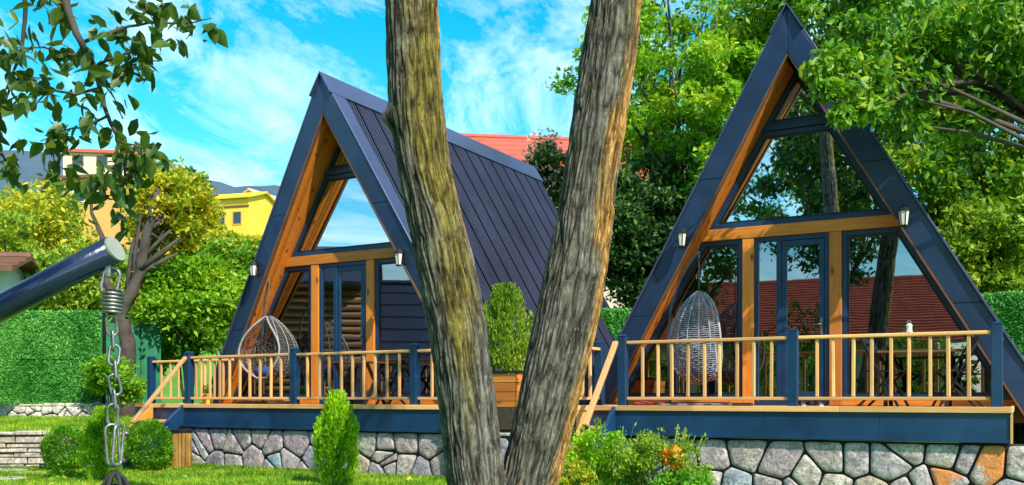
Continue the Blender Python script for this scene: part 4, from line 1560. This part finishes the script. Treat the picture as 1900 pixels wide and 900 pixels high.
pc_ = at(941, 800, 13.0)
pl0 = empty('stone_plinth', 'stone plinth under the wooden planter between the two stems', 'plinth', (pc_.x, pc_.y, 0), -FL.th)
MB().box(-.52, .52, -.30, .32, -.1, .655).build('core', M['mortar'], pl0)
fo = len(bpy.data.objects)
rubble(pl0, -.52, .52, -.1, .65, .4, .32, 'stone', .034, 1.0, -.32)
MB().box(-.55, .55, -.36, .34, .656, .70).build('slab', M['limestone'], pl0, bevel=.01)
pb = empty('planter_box', 'reddish wooden planter box with a dark liner between the two stems', 'planter', (pc_.x, pc_.y, .70), -FL.th)
PW, PH = .36, .80
for k in range(6):
    z0 = .05 + k * (PH - .05) / 6
    z1 = .05 + (k + 1) * (PH - .05) / 6 - .008
    t0, t1 = .86 + .14 * k / 6, .86 + .14 * (k + 1) / 6
    for sx in (0, 1, 2, 3):
        a0, a1 = PW * t0, PW * t1
        pts = [(-a0, -a0, z0), (a0, -a0, z0), (a0, -a0 + .022, z0), (-a0, -a0 + .022, z0), (-a1, -a1, z1), (a1, -a1, z1), (a1, -a1 + .022, z1), (-a1, -a1 + .022, z1)]
        o = MB().hexa(pts).build('board', M['planter'], pb, bevel=.003)
        o.rotation_euler = (0, 0, sx * math.pi / 2)
MB().box(-PW + .03, PW - .03, -PW + .03, PW - .03, .06, PH - .04).build('soil', M['soil'], pb)
MB().ring([(-1, -1)] * 0 or [(-PW - .02, -PW - .02), (PW + .02, -PW - .02), (PW + .02, PW + .02), (-PW - .02, PW + .02)], [(-PW + .03, -PW + .03), (PW - .03, -PW + .03), (PW - .03, PW - .03), (-PW + .03, PW - .03)], 0, .03).build('liner', M['black'], pb).matrix_local = Matrix(((1, 0, 0, 0), (0, 0, 1, 0), (0, 1, 0, PH + .001), (0, 0, 0, 1))) @ Matrix.Identity(4)
MB().box(-.3, .3, -.3, .3, .0, .05).build('foot', M['black'], pb)


# ------------------------------------------------------------------ clipped bushes and small conifers
def ball_bush(px, Y, wpx, hpx, label, mat='lf_box', n=9000):
    b = at(px, YH, Y)
    gz_ = float(height(b.x, Y))
    root = empty('clipped_bush', label, 'bush', (b.x, Y, gz_), 0, 'round clipped bushes')
    rx, rz = wpx / 2 / F * Y, hpx / 2 / F * Y
    d = unit(rng.normal(size=(n, 3)))
    lump = .80 + .42 * fbm(d * 2.6 + px, 3)[:, None]
    r_ = (1 - .32 * rng.random((n, 1)) ** 2.2) * lump
    r_[:n // 22] *= 1 + .16 * rng.random((n // 22, 1))
    p = d * r_ * np.array([rx, rx, rz]) + np.array([0, 0, rz * .98])
    p[:, 2] = np.maximum(p[:, 2], .01)
    v, f = leaf_arrays(p, .038, .5, d * .8 + np.array([0, 0, .5]), .6)
    link('foliage', mesh_np('foliage', v, f, M[mat]), root)
    MB().tube([(0, 0, -.05), (.01, 0, rz)], .03, 7).build('stem', M['trunk'], root)
    return root


ball_bush(278, 14.9, 82, 98, 'round clipped bush in front of the steps and the slatted bin')
ball_bush(121, 15.0, 82, 86, 'round clipped bush at the left in front of the layered stone wall')


def conifer(px, Y, wpx, h, label, mat, n=15000, z0=None, sprays=150, shape=.9, name='conifer', grp=None, top=.03, leaf=.055):
    b = at(px, YH, Y)
    gz_ = float(height(b.x, Y)) if z0 is None else z0
    root = empty(name, label, 'conifer', (b.x, Y, gz_), 0, grp)
    rx = wpx / 2 / F * Y
    k = sprays
    t = rng.random(k) ** .8
    prof = (np.sin(np.pi * np.clip(t * .78 + .22, 0, 1)) ** shape + top) * rx
    ph = rng.random(k) * 2 * np.pi
    rr = prof * np.sqrt(rng.random(k)) * .85
    cen = np.stack([rr * np.cos(ph), rr * np.sin(ph), t * h * .93], 1)
    per = n // k
    s_ = rng.random((k, per))
    ln = (.16 + .22 * rng.random((k, 1))) * h * .55
    out = np.stack([np.cos(ph), np.sin(ph), 0 * ph], 1)
    p = cen[:, None, :] + (s_ * ln)[..., None] * (np.array([0, 0, 1.0]) + out[:, None, :] * .18)
    wd_ = (1 - s_) * .32 + .08
    p = p + rng.normal(size=p.shape) * (wd_ * rx * .30)[..., None] * np.array([1, 1, .6])
    p = p.reshape(-1, 3)
    p = p[p[:, 2] < h * 1.02]
    o_ = p * np.array([1, 1, 0])
    ax = unit(o_ + 1e-6) * .45 + np.array([0, 0, 1.0])
    v, f = leaf_arrays(p, leaf, .3, ax, .35)
    link('foliage', mesh_np('foliage', v, f, M[mat]), root)
    MB().tube([(0, 0, -.05), (0, 0, h * .7)], [.03, .012], 7).build('stem', M['trunk'], root)
    return root


conifer(625, 12.4, 88, 1.24, 'bright green cone-shaped conifer on the lawn before the stone wall', 'lf_lime', 17000, sprays=190)
conifer(190, 13.1, 88, 1.02, 'yellow-green young conifer behind the hanging chain', 'lf_lime', 13000, sprays=150)
conifer(938, 13.0, 108, 1.26, 'dense dark green dwarf conifer growing in the wooden planter', 'lf_olive', 16000, z0=.70 + PH - .05, sprays=190, shape=.7, top=.06)


def shrub(px, py, Y, wpx, hpx, label, mat, n=6000, leaf=.05, spikes=10, group=None, flower=None, nf=0):
    b = at(px, py, Y)
    gz_ = float(height(b.x, Y))
    root = empty('garden_shrub', label, 'shrub', (b.x, Y, gz_), 0, group)
    rx, rz = wpx / 2 / F * Y, hpx / 2 / F * Y
    cz = b.z - gz_
    cen = ellipsoid_points((0, 0, cz), rx, rx * .8, rz, 34, .2)
    rad = rx * (.18 + .22 * rng.random(34))
    p, d = clump_points(cen, rad, n // 34)
    sp = []
    stems = MB()
    for k in range(spikes):
        x, y_ = random.uniform(-.8, .8) * rx, random.uniform(-.7, .3) * rx
        zt = cz + rz * random.uniform(.7, 1.35)
        tip = Vector((x * 1.25, y_, zt))
        s0 = Vector((x * .3, y_ * .3, 0))
        stems.tube([s0, s0.lerp(tip, .5), tip], .006, 5)
        m = 26
        t = rng.random(m) * .55 + .45
        q_ = np.array(s0)[None] * (1 - t[:, None]) + np.array(tip)[None] * t[:, None] + rng.normal(size=(m, 3)) * .025
        sp.append(q_)
    p = np.concatenate([p] + sp)
    v, f = leaf_arrays(p, leaf, .42, np.array([[0, 0, .5]]) + rng.normal(size=(len(p), 3)) * .3, .8)
    link('foliage', mesh_np('foliage', v, f, M[mat]), root)
    if spikes:
        stems.build('stems', M['lf_olive'], root)
    if flower:
        fx, fy, fw = flower
        c = at(fx, fy, Y - .25)
        c = np.array((c.x - b.x, c.y - Y, c.z - gz_))
        q_ = ellipsoid_points(c, fw / F * Y, .12, fw / F * Y * 1.1, nf, .1)
        v, f = leaf_arrays(q_, .075, .6, np.array([[0, -.6, .2]]), .7)
        link('blossom', mesh_np('blossom', v, f, M['orange_flower']), root)
    return root


shrub(1130, 850, 10.6, 150, 110, 'lime green leafy shrub at the foot of the right-hand steps', 'lf_lime', 7000, .05, 12)
shrub(1225, 865, 10.3, 170, 120, 'yellow-green shrub with an orange blossom by the right-hand stone wall', 'lf_olive', 6000, .045, 14, flower=(1248, 850, 22), nf=170)
shrub(1060, 885, 10.0, 90, 70, 'low yellow-flowered plant at the base of the right stem', 'lf_yellow', 2500, .045, 6)
shrub(1265, 905, 9.9, 110, 60, 'dark green low plant before the right-hand stone wall', 'lf_box', 3000, .05, 4)
shrub(120, 895, 13.4, 90, 40, 'low broad-leaved plant in the lower left corner of the lawn', 'lf_bright', 1500, .07, 0)

# grass on the lawn in front of the walls
n = 90000
gx_, gy_ = rng.uniform(-9.2, 2.0, n), rng.uniform(11.3, 17.2, n)
vloc = (gx_ - FL.ox) * FL.s + (gy_ - FL.oy) * FL.c
keep = (vloc < VEL + .05) & (np.abs(gx_) < gy_ * .56) & ~((gx_ < TX1 + .05) & (gy_ > 15.4))
gx_, gy_ = gx_[keep], gy_[keep]
hh = .035 + .05 * fbm(np.stack([gx_ * 1.3, gy_ * 1.3, gx_ * 0], 1), 3)
p = np.stack([gx_, gy_, height(gx_, gy_) + hh * .5], 1)
nt_ = 16000
tx, ty = rng.uniform(-10.5, TX1, nt_), rng.uniform(15.6, 19.2, nt_)
p = np.concatenate([p, np.stack([tx, ty, .60 + .16 * (ty - TY0) / (TY1 - TY0) + .03], 1)])
v, f = leaf_arrays(p, np.concatenate([hh * 1.25, np.full(nt_, .09)]), .16, np.array([[0, 0, 1.0]]), .35)
o = link('grass', mesh_np('grass', v, f, M['grass']))
o['kind'] = 'stuff'
_k = 420
lx, ly = rng.uniform(-8.5, 1.5, _k), rng.uniform(11.6, 15.3, _k)
v, f = leaf_arrays(np.stack([lx, ly, height(lx, ly) + .055], 1), .07, .5, np.array([[1.0, .3, 0]]), .6)
o_l = link('fallen_leaves', mesh_np('fallen_leaves', v, f, M['lf_yellow']))
o_l['kind'] = 'stuff'
tag(o_l, 'yellow fallen leaves scattered over the lawn', 'leaves')
tag(o, 'short green lawn grass in front of the stone wall and on the terrace', 'grass')

for k, (px, py, lab) in enumerate(((20, 876, 'pale stepping stone nearest the layered wall'), (55, 882, 'pale stepping stone beside the leafy plant'), (12, 892, 'pale stepping stone in the bottom left corner'))):
    Y = CAMZ * F / (py - YH)
    c = at(px, py, Y)
    pts = [(.30 * math.cos(t) * random.uniform(.8, 1.1), .22 * math.sin(t) * random.uniform(.8, 1.1)) for t in np.linspace(0, 2 * math.pi, 11)[:-1]]
    mb = MB()
    nn = len(pts)
    mb.add([(x, y, -.05) for x, y in pts] + [(x, y, .045) for x, y in pts], [tuple(range(nn))[::-1], tuple(range(nn, 2 * nn))] + [(i, (i + 1) % nn, nn + (i + 1) % nn, nn + i) for i in range(nn)])
    o = mb.build('stepping_stone', M['limestone'], None, bevel=.01)
    o.location = (c.x, Y, 0)
    tag(o, lab, 'stone', 'stepping stones')

# ------------------------------------------------------------------ trees behind
def T(name, label, px, py, Y, rxp, ryp, mat, leaves, leaf, clumps=60, cr=.28, group='trees behind the garden', depth=1.0, base_px=None, back=0.0, **kw):
    c = at(px, py, Y)
    c.y += back
    rx, rz = rxp / F * Y, ryp / F * Y
    bx = c.x if base_px is None else at(base_px, py, Y).x
    b = Vector((bx, Y, float(height(bx, Y)) - .05))
    return tree(name, label, 'tree', b, c, (rx, rx * depth, rz), mat, leaves, leaf, clumps, cr * min(rx, rz) * 1.6, group=group, **kw)


T('broadleaf_tree', 'yellow-leaved tree above the navy boom at the left', 78, 455, 33, 100, 105, 'lf_yellow', 15000, .20, 80, .26, trunk_r=.16)
T('broadleaf_tree', 'grey-green half-bare tree at the left edge', 20, 470, 29, 55, 90, 'lf_olive', 4200, .16, 40, .2, trunk_r=.1)
P0 = at(232, 640, 21.0)
tp = [Vector((P0.x, 21.0, -.2)), at(236, 650, 21.0), at(226, 580, 21.0), at(262, 500, 21.0), at(276, 430, 20.95), at(292, 350, 21.0)]
r0 = T('broadleaf_tree', 'dark crooked trunk tree with a yellow crown left of the left-hand cabin', 285, 378, 21.0, 76, 88, 'lf_yellow', 9000, .15, 60, .25, base_px=232, back=.9, trunk_path=tp, trunk_r=.17, limbs=16)
for path in ([(226, 585), (196, 520), (186, 470), (190, 440), (170, 395), (168, 355)], [(262, 500), (300, 470), (335, 440)], [(240, 560), (270, 500), (330, 470)]):
    pts = [at(x, y, 21.0) - Vector(r0.location) for x, y in path]
    MB().tube(pts, [.11 - .085 * i / (len(pts) - 1) for i in range(len(pts))], 8).build('limb', M['trunk'], r0, smooth=True)
T('broadleaf_tree', 'olive tree filling the gap behind the grass fence', 150, 535, 27, 150, 60, 'lf_olive', 13000, .17, 70, .4, depth=.5, trunk_r=.12)
T('broadleaf_tree', 'fresh green bushy tree beside the left-hand deck rail', 350, 562, 22.0, 86, 84, 'lf_bright', 17000, .15, 90, .3, trunk_r=.1)
T('broadleaf_tree', 'mid green tree between the yellow house and the left-hand cabin', 420, 515, 31, 95, 65, 'lf_mid', 13000, .2, 70, .34, depth=.5, trunk_r=.12)
T('broadleaf_tree', 'green bush tree under the crooked trunk', 268, 655, 22.6, 50, 60, 'lf_mid', 9000, .12, 50, .34, trunk_r=.07)
T('broadleaf_tree', 'low shrubby tree behind the steps of the left-hand deck', 215, 705, 19.0, 45, 40, 'lf_bright', 6000, .1, 40, .34, trunk_r=.05)
T('broadleaf_tree', 'yellow-green tree just below the yellow house', 440, 462, 52, 75, 30, 'lf_yellow', 8000, .3, 50, .4, depth=.6, trunk_r=.15)
T('broadleaf_tree', 'small dark tree on the skyline beside the yellow house', 352, 345, 88, 28, 24, 'lf_dark', 2600, .45, 24, .4, trunk_r=.2)
T('broadleaf_tree', 'golden tree on the slope left of the yellow house', 370, 420, 70, 40, 40, 'lf_yellow', 4000, .4, 30, .4, trunk_r=.2)
T('broadleaf_tree', 'green tree left of the orange house on the slope', 10, 400, 60, 60, 60, 'lf_olive', 5000, .34, 40, .35, trunk_r=.2)
r1 = T('flowering_tree', 'dark tree with pink blossom in front of the red tiled roof', 1012, 345, 27, 42, 92, 'lf_dark', 11000, .16, 60, .3, trunk_r=.12)
rb = np.array(r1.location)
q_ = ellipsoid_points(np.array(at(1010, 310, 26.6)) - rb, .72, .6, 1.15, 550, .3)
v, f = leaf_arrays(q_, .12, .7)
link('blossom', mesh_np('blossom', v, f, M['pink_flower']), r1)
T('broadleaf_tree', 'airy light green tree behind the right stem', 1225, 130, 24, 175, 215, 'lf_bright', 15000, .17, 100, .15, trunk_r=.2, limbs=34, droop=.4, inner=.15, depth=.8)
T('broadleaf_tree', 'dark green tree filling the gap between the two cabins', 1195, 440, 22.5, 100, 150, 'lf_dark', 19000, .16, 100, .24, trunk_r=.18)
T('broadleaf_tree', 'mid green tree behind the left slope of the right-hand roof', 1345, 240, 21.5, 95, 170, 'lf_bright', 15000, .16, 80, .2, trunk_r=.2, droop=.3)
T('broadleaf_tree', 'green tree behind the ridge of the right-hand cabin', 1520, 60, 23, 190, 150, 'lf_mid', 22000, .17, 110, .2, trunk_r=.25, droop=.3)
T('broadleaf_tree', 'broad green tree rising behind the right roof slope', 1820, 300, 21.5, 190, 290, 'lf_mid', 40000, .17, 170, .17, trunk_r=.3, limbs=30, droop=.4)
T('broadleaf_tree', 'yellow-green tree low at the right behind the grass fence', 1850, 480, 19.5, 130, 110, 'lf_olive', 16000, .16, 80, .25, trunk_r=.15)
ex = []
for (px, py, Y, r_) in [(1520, 130, 11.3, .22), (1550, 105, 11.3, .26), (1535, 165, 11.2, .2), (1570, 170, 11.3, .3), (1600, 130, 11.5, .35), (1610, 205, 11.2, .26), (1560, 215, 11.1, .18), (1640, 170, 11.5, .4), (1650, 90, 11.6, .4), (1700, 150, 11.6, .45), (1680, 230, 11.6, .3), (1740, 80, 11.8, .5), (1620, 55, 11.8, .35), (1570, 50, 12.0, .25)]:
    c = at(px, py, Y)
    ex.append((c.x, c.y, c.z, r_))
bb = at(2180, 738, 11.6)
tree('broadleaf_tree', 'near leafy tree at the right whose branches hang over the right-hand gable', 'tree', (bb.x, bb.y, -.1), at(1830, 110, 12.2), (1.5, 1.1, 1.15), 'lf_right', 12500, .13, 50, .36,
     trunk_r=.11, limbs=26, extra=ex, quad=True, aspect=.42, droop=.7, group='trees behind the garden',
     trunk_path=[(bb.x, bb.y, -.4), (bb.x, bb.y, .6), (bb.x - .3, bb.y, 2.8), (bb.x - 1.2, bb.y + .2, 4.3), at(1850, 150, 12.0), at(1640, 150, 11.6)])

# ------------------------------------------------------------------ overhanging leafy branch at the upper left: every leaf its own
ob = empty('overhanging_branch', 'leafy branch hanging into the sky at the upper left', 'branch', at(120, -30, 5.6))
oo = Vector(ob.location)


def ovl(wd, name):
    n = 7
    v, f = [], []
    for i in range(n):
        t = i / (n - 1)
        w = wd * math.sin(math.pi * t ** .8) * .5
        z = -.12 * t * t
        v += [(t, -w, z + w * .35), (t, 0, z), (t, w, z + w * .35)]
    for i in range(n - 1):
        a = i * 3
        f += [(a, a + 3, a + 4, a + 1), (a + 1, a + 4, a + 5, a + 2)]
    return MB().add(v, f).mesh(name, M['lf_walnut'], smooth=True)


lms = [ovl(w, 'leaf') for w in (.42, .5, .58)]
twigs = [
    ([(118, -30), (126, 25), (150, 80), (178, 130), (186, 165), (200, 215), (222, 262), (232, 330)], .026, .006, 5.6, 15),
    ([(150, 80), (200, 62), (240, 48), (290, 42), (345, 44), (392, 34)], .012, .003, 5.5, 17),
    ([(186, 120), (235, 98), (285, 84), (330, 82)], .010, .003, 5.45, 15),
    ([(48, -30), (45, 40), (38, 95), (20, 150), (4, 210)], .016, .005, 5.8, 10),
    ([(160, 105), (120, 100), (80, 88), (40, 92), (8, 86)], .010, .003, 5.7, 17),
    ([(186, 165), (140, 175), (96, 165), (60, 200), (30, 215)], .009, .003, 5.65, 14),
    ([(200, 215), (165, 235), (120, 240), (75, 262)], .008, .003, 5.6, 13),
    ([(186, 150), (220, 160), (245, 120), (262, 128)], .007, .003, 5.45, 8),
    ([(222, 262), (260, 275), (285, 268)], .007, .003, 5.5, 10),
    ([(228, 300), (200, 320), (175, 345), (168, 365)], .007, .003, 5.5, 14),
    ([(232, 330), (225, 355), (222, 400), (235, 415)], .006, .002, 5.6, 12),
    ([(232, 320), (262, 300), (280, 285)], .006, .002, 5.5, 9),
    ([(4, 210), (-8, 270), (14, 300), (30, 330)], .010, .003, 5.9, 16),
    ([(20, 150), (52, 140), (90, 150)], .006, .002, 5.75, 9),
    ([(130, 240), (95, 268), (100, 300), (130, 325)], .006, .002, 5.6, 13),
    ([(126, 25), (90, -5), (60, 20)], .008, .003, 5.65, 8),
    ([(262, -20), (272, 20), (290, 40)], .006, .002, 5.55, 10),
]
nl = 0
rest = []
for (path, r0_, r1_, Y, nlv) in twigs:
    pts = [at(x, y, Y + random.uniform(-.15, .15)) - oo for x, y in path]
    m = len(pts)
    sm = []
    for i in range(m - 1):
        for t in (0, .33, .66):
            sm.append(pts[i].lerp(pts[i + 1], t) + Vector((random.uniform(-1, 1), random.uniform(-1, 1), random.uniform(-1, 1))) * .006)
    sm.append(pts[-1])
    MB().tube(sm, [r0_ + (r1_ - r0_) * i / (len(sm) - 1) for i in range(len(sm))], 7).build('twig', M['trunk'], ob, smooth=True)
    start = .35 if r0_ > .015 else .12
    for k in range(int(nlv * 1.40)):
        t = start + (1 - start) * random.random()
        i = min(len(sm) - 2, int(t * (len(sm) - 1)))
        p = sm[i].lerp(sm[i + 1], t * (len(sm) - 1) - i)
        p = p + Vector((random.gauss(0, .045), random.gauss(0, .06), random.gauss(0, .04)))
        o = link('leaf', lms[nl % 3], ob)
        L = random.uniform(.085, .15)
        o.location = p
        o.scale = (L, L, L)
        o.rotation_euler = (random.uniform(-1.2, 1.2), random.uniform(.15, 1.35), random.uniform(-math.pi, math.pi))
        nl += 1
    more = []
    for k in range(int(nlv * 1.3)):
        t = start + (1 - start) * random.random()
        i = min(len(sm) - 2, int(t * (len(sm) - 1)))
        p = sm[i].lerp(sm[i + 1], .5)
        more.append(tuple(p + Vector((random.gauss(0, .06), random.gauss(0, .12), random.gauss(0, .055)))))
    rest.append(np.array(more))
v, f = leaf_arrays(np.concatenate(rest), .10, .5, np.array([[0, 0, -.6]]), .8, True)
o = link('small_leaves', mesh_np('small_leaves', v, f, M['lf_walnut']), ob)
o['kind'] = 'stuff'

# ------------------------------------------------------------------ houses on the slope
def house(name, label, c, wd, dp, ht, rz, wall, roof, rh, wins, eave=.5, courses=9, floor_line=None, group=None, win_frame='brown', balcony=None):
    root = empty(name, label, 'house', c, rz, group)
    MB().box(-wd / 2, wd / 2, -dp / 2, dp / 2, -3.0, ht).build('wall', M[wall], root)
    g = MB()
    g.add([(-wd / 2 + .01, -dp / 2 + .01, ht), (wd / 2 - .01, -dp / 2 + .01, ht), (wd / 2 - .01, dp / 2 - .01, ht), (-wd / 2 + .01, dp / 2 - .01, ht), (-wd / 2 + .01, 0, ht + rh - .05), (wd / 2 - .01, 0, ht + rh - .05)],
          [(0, 1, 5, 4), (2, 3, 4, 5), (0, 4, 3), (1, 2, 5)])
    g.build('gable', M[wall], root)
    for sd in (-1, 1):
        y0, z0 = sd * (dp / 2 + eave), ht - eave * rh / (dp / 2)
        y1, z1 = 0, ht + rh
        for k in range(courses):
            t0, t1 = k / courses, (k + 1) / courses
            ya, za, yb, zb_ = y0 + (y1 - y0) * t0, z0 + (z1 - z0) * t0, y0 + (y1 - y0) * t1, z0 + (z1 - z0) * t1
            x0, x1 = -wd / 2 - eave, wd / 2 + eave
            MB().hexa([(x0, ya, za), (x1, ya, za), (x1, yb, zb_), (x0, yb, zb_), (x0, ya, za + .15), (x1, ya, za + .15), (x1, yb, zb_ + .07), (x0, yb, zb_ + .07)]).build('tile_course', M[roof], root)
    MB().tube([(-wd / 2 - eave, 0, ht + rh + .08), (wd / 2 + eave, 0, ht + rh + .08)], .12, 8).build('ridge_tiles', M[roof], root)
    for (x, z, w, h) in wins:
        f = MB().ring([(x - w / 2, z), (x + w / 2, z), (x + w / 2, z + h), (x - w / 2, z + h)], [(x - w / 2 + .1, z + .1), (x + w / 2 - .1, z + .1), (x + w / 2 - .1, z + h - .1), (x - w / 2 + .1, z + h - .1)], -dp / 2 - .06, -dp / 2 + .05).build('window', M[win_frame], root)
        MB().box(x - w / 2 + .1, x + w / 2 - .1, -dp / 2 - .02, -dp / 2 + .02, z + .1, z + h - .1).build('pane', M['pane'], f)
    if floor_line is not None:
        MB().box(-wd / 2 - .06, wd / 2 + .06, -dp / 2 - .08, -dp / 2 - .002, floor_line, floor_line + .2).build('string_course', M['brown'], root)
    if balcony:
        x0, x1, z = balcony
        bl = MB().box(x0, x1, -dp / 2 - 1.3, -dp / 2 - .003, z - .18, z).build('balcony', M[wall], root)
        for k in range(int((x1 - x0) / .3) + 1):
            x = x0 + .05 + k * .3
            MB().box(x - .02, x + .02, -dp / 2 - 1.27, -dp / 2 - 1.23, z, z + .9).build('baluster', M['white'], bl)
        MB().box(x0, x1, -dp / 2 - 1.3, -dp / 2 - 1.2, z + .9, z + .98).build('rail', M['white'], bl)
        for x in (x0 + .1, x1 - .1):
            MB().box(x - .1, x + .1, -dp / 2 - 1.28, -dp / 2 - 1.1, z - 3, z - .18).build('pillar', M['white'], bl)
    return root


c = at(437, 444, 100)
hz = house('yellow_house', 'yellow two-storey house on the slope beyond the garden', c, 6.8, 6, 3.7, R(-16), 'yhouse', 'yhouse', .95,
      [(.2, .9, 1.1, 1.4), (2.1, .9, 1.1, 1.4), (-2.2, .3, .9, 1.9), (-.8, .9, .7, 1.4)], .4, 4, 2.7, None, 'ohouse', (-3.2, -.9, .35))
c2_ = at(464, 392, 98)
house('yellow_house', 'upper yellow gabled house rising behind the two-storey one', (c2_.x, 103.5, c.z + 2.0), 4.6, 4, 2.5, R(66), 'yhouse', 'chouse', 1.0, [(.0, 1.0, .9, 1.0)], .35, 4, None, None, 'brown')
c = at(165, 430, 82)
house('orange_house', 'orange house with a white window behind the yellow tree', c, 5.4, 5, 4.1, R(-10), 'ohouse', 'brown', .7, [(-1.6, 2.0, 1.5, 1.5), (.8, 2.0, 1.2, 1.4)], .4, 4, None, None, 'white')
c = at(200, 330, 110)
house('cream_house', 'pale cream house on the skyline behind the overhanging leaves', c, 8, 6, 2.2, R(8), 'chouse', 'tile', .9, [(-2.4, .6, 1.2, 1.2), (.2, .6, 1.2, 1.2), (2.5, .6, 1.2, 1.2)], .4, 4)
c = at(975, 560, 33)
house('red_roofed_house', 'house whose red tiled roof shows behind the left-hand cabin', (c.x + 1.35, 35.5, float(height(0, 35))), 7.0, 7, 7.75, R(7), 'chouse', 'tile', 2.3, [(-3, 5.0, 1.2, 1.5), (0, 5.0, 1.2, 1.5), (3, 5.0, 1.2, 1.5)], .5, 10)
c = at(4, 540, 25)
house('garden_shed', 'white shed with a brown eave at the left edge behind the fence', (c.x - .6, 25, .1), 1.7, 2.2, 4.4, R(10), 'white', 'brown', .35, [(.3, 2.6, .4, .7)], .45, 3)
# buildings and trees that stand beside the camera and show in the cabin windows
house('red_roofed_house', 'low house with a red tiled roof, mirrored in the right-hand windows', (-15.5, -9.0, .3), 12, 8, 3.4, R(138), 'chouse', 'tile', 2.6,
      [(-5, .9, 1.4, 1.4), (-1.5, .9, 1.4, 1.4), (2.5, .9, 1.4, 1.4), (5.5, .9, 1.4, 1.4)], .6, 24)
house('low_roofed_house', 'steep blue-grey roofed house beside the camera, mirrored in the left-hand windows', (-20.5, 5.6, 0), 6.0, 6, 1.4, R(115), 'chouse', 'roof', 4.2, [], .5, 10)
lc = empty('log_cabin', 'brown log cabin beside the camera, mirrored in the left-hand windows', 'cabin', (-21.8, 13.6, 0), R(115))
for k in range(20):
    MB().tube([(-4.5, 0, .15 + .27 * k), (4.5, 0, .15 + .27 * k)], .135, 10).build('log', M['logs'], lc, smooth=True)
MB().box(-4.4, 4.4, .05, 5, 0, 5.35).build('wall', M['brown'], lc)
MB().hexa([(-5, -.9, 5.2), (5, -.9, 5.2), (5, 2.5, 7.0), (-5, 2.5, 7.0), (-5, -.9, 5.32), (5, -.9, 5.32), (5, 2.5, 7.12), (-5, 2.5, 7.12)]).build('roof', M['roof'], lc)
MB().hexa([(-5, 2.52, 7.0), (5, 2.52, 7.0), (5, 5.9, 5.2), (-5, 5.9, 5.2), (-5, 2.52, 7.12), (5, 2.52, 7.12), (5, 5.9, 5.32), (-5, 5.9, 5.32)]).build('roof', M['roof'], lc)
for (x, y_, hgt, r_, lab, mt) in ((-9.8, 2.6, 8.0, 2.6, 'broad tree far left of the camera, mirrored in the right-hand gable', 'lf_mid'), (-5.2, 1.0, 8.0, 2.0, 'tall tree left of the camera, mirrored in the right-hand gable', 'lf_dark'), (-7.6, -2.0, 9.5, 3.2, 'spreading tree behind the camera, mirrored in the right-hand gable', 'lf_mid'), (-3.6, -4.5, 9.0, 2.2, 'slim tree behind the camera, mirrored in the door glass', 'lf_dark')):
    tree('broadleaf_tree', lab, 'tree', (x, y_, -.5), (x, y_, hgt), (r_, r_, 3.6), mt, 12000, .2, 110, .7, trunk_r=.2, limbs=16, group='trees beside the camera', droop=.3)

for k, (x, y_, lab) in enumerate(((-9.5, -3.0, 'round green bush before the mirrored red-roofed house'), (-7.0, -6.0, 'wide green bush beside the mirrored red-roofed house'), (-12.0, -.5, 'tall green bush at the end of the mirrored red-roofed house'))):
    tree('garden_bush', lab, 'bush', (x, y_, -.5), (x, y_, 1.9), (1.9, 1.9, 1.7), 'lf_mid', 5500, .15, 55, .5, trunk_r=.06, limbs=5, group='bushes beside the camera')

# ------------------------------------------------------------------ far ridge
mv, mf = [], []
prof = [(-900, 250), (-300, 262), (100, 285), (250, 292), (330, 303), (350, 312), (385, 334), (430, 345), (500, 343), (560, 350), (700, 380), (900, 420), (1500, 440), (2600, 400)]
YM = 1700
xs = np.linspace(-900, 2600, 140)
tops = np.interp(xs, [p[0] for p in prof], [p[1] for p in prof])
for i, (x, y_) in enumerate(zip(xs, tops)):
    c = at(x, y_ + random.uniform(-2.5, 2.5), YM)
    mv += [(c.x, YM - 500, -5), (c.x, YM - 230, c.z * .55 + random.uniform(-12, 12)), (c.x, YM, c.z), (c.x, YM + 600, -5)]
for i in range(len(xs) - 1):
    a = i * 4
    for k in range(3):
        mf.append((a + k, a + 4 + k, a + 5 + k, a + 1 + k))
o = structure(MB().add(mv, mf).build('mountain', M['mountain'], smooth=True))
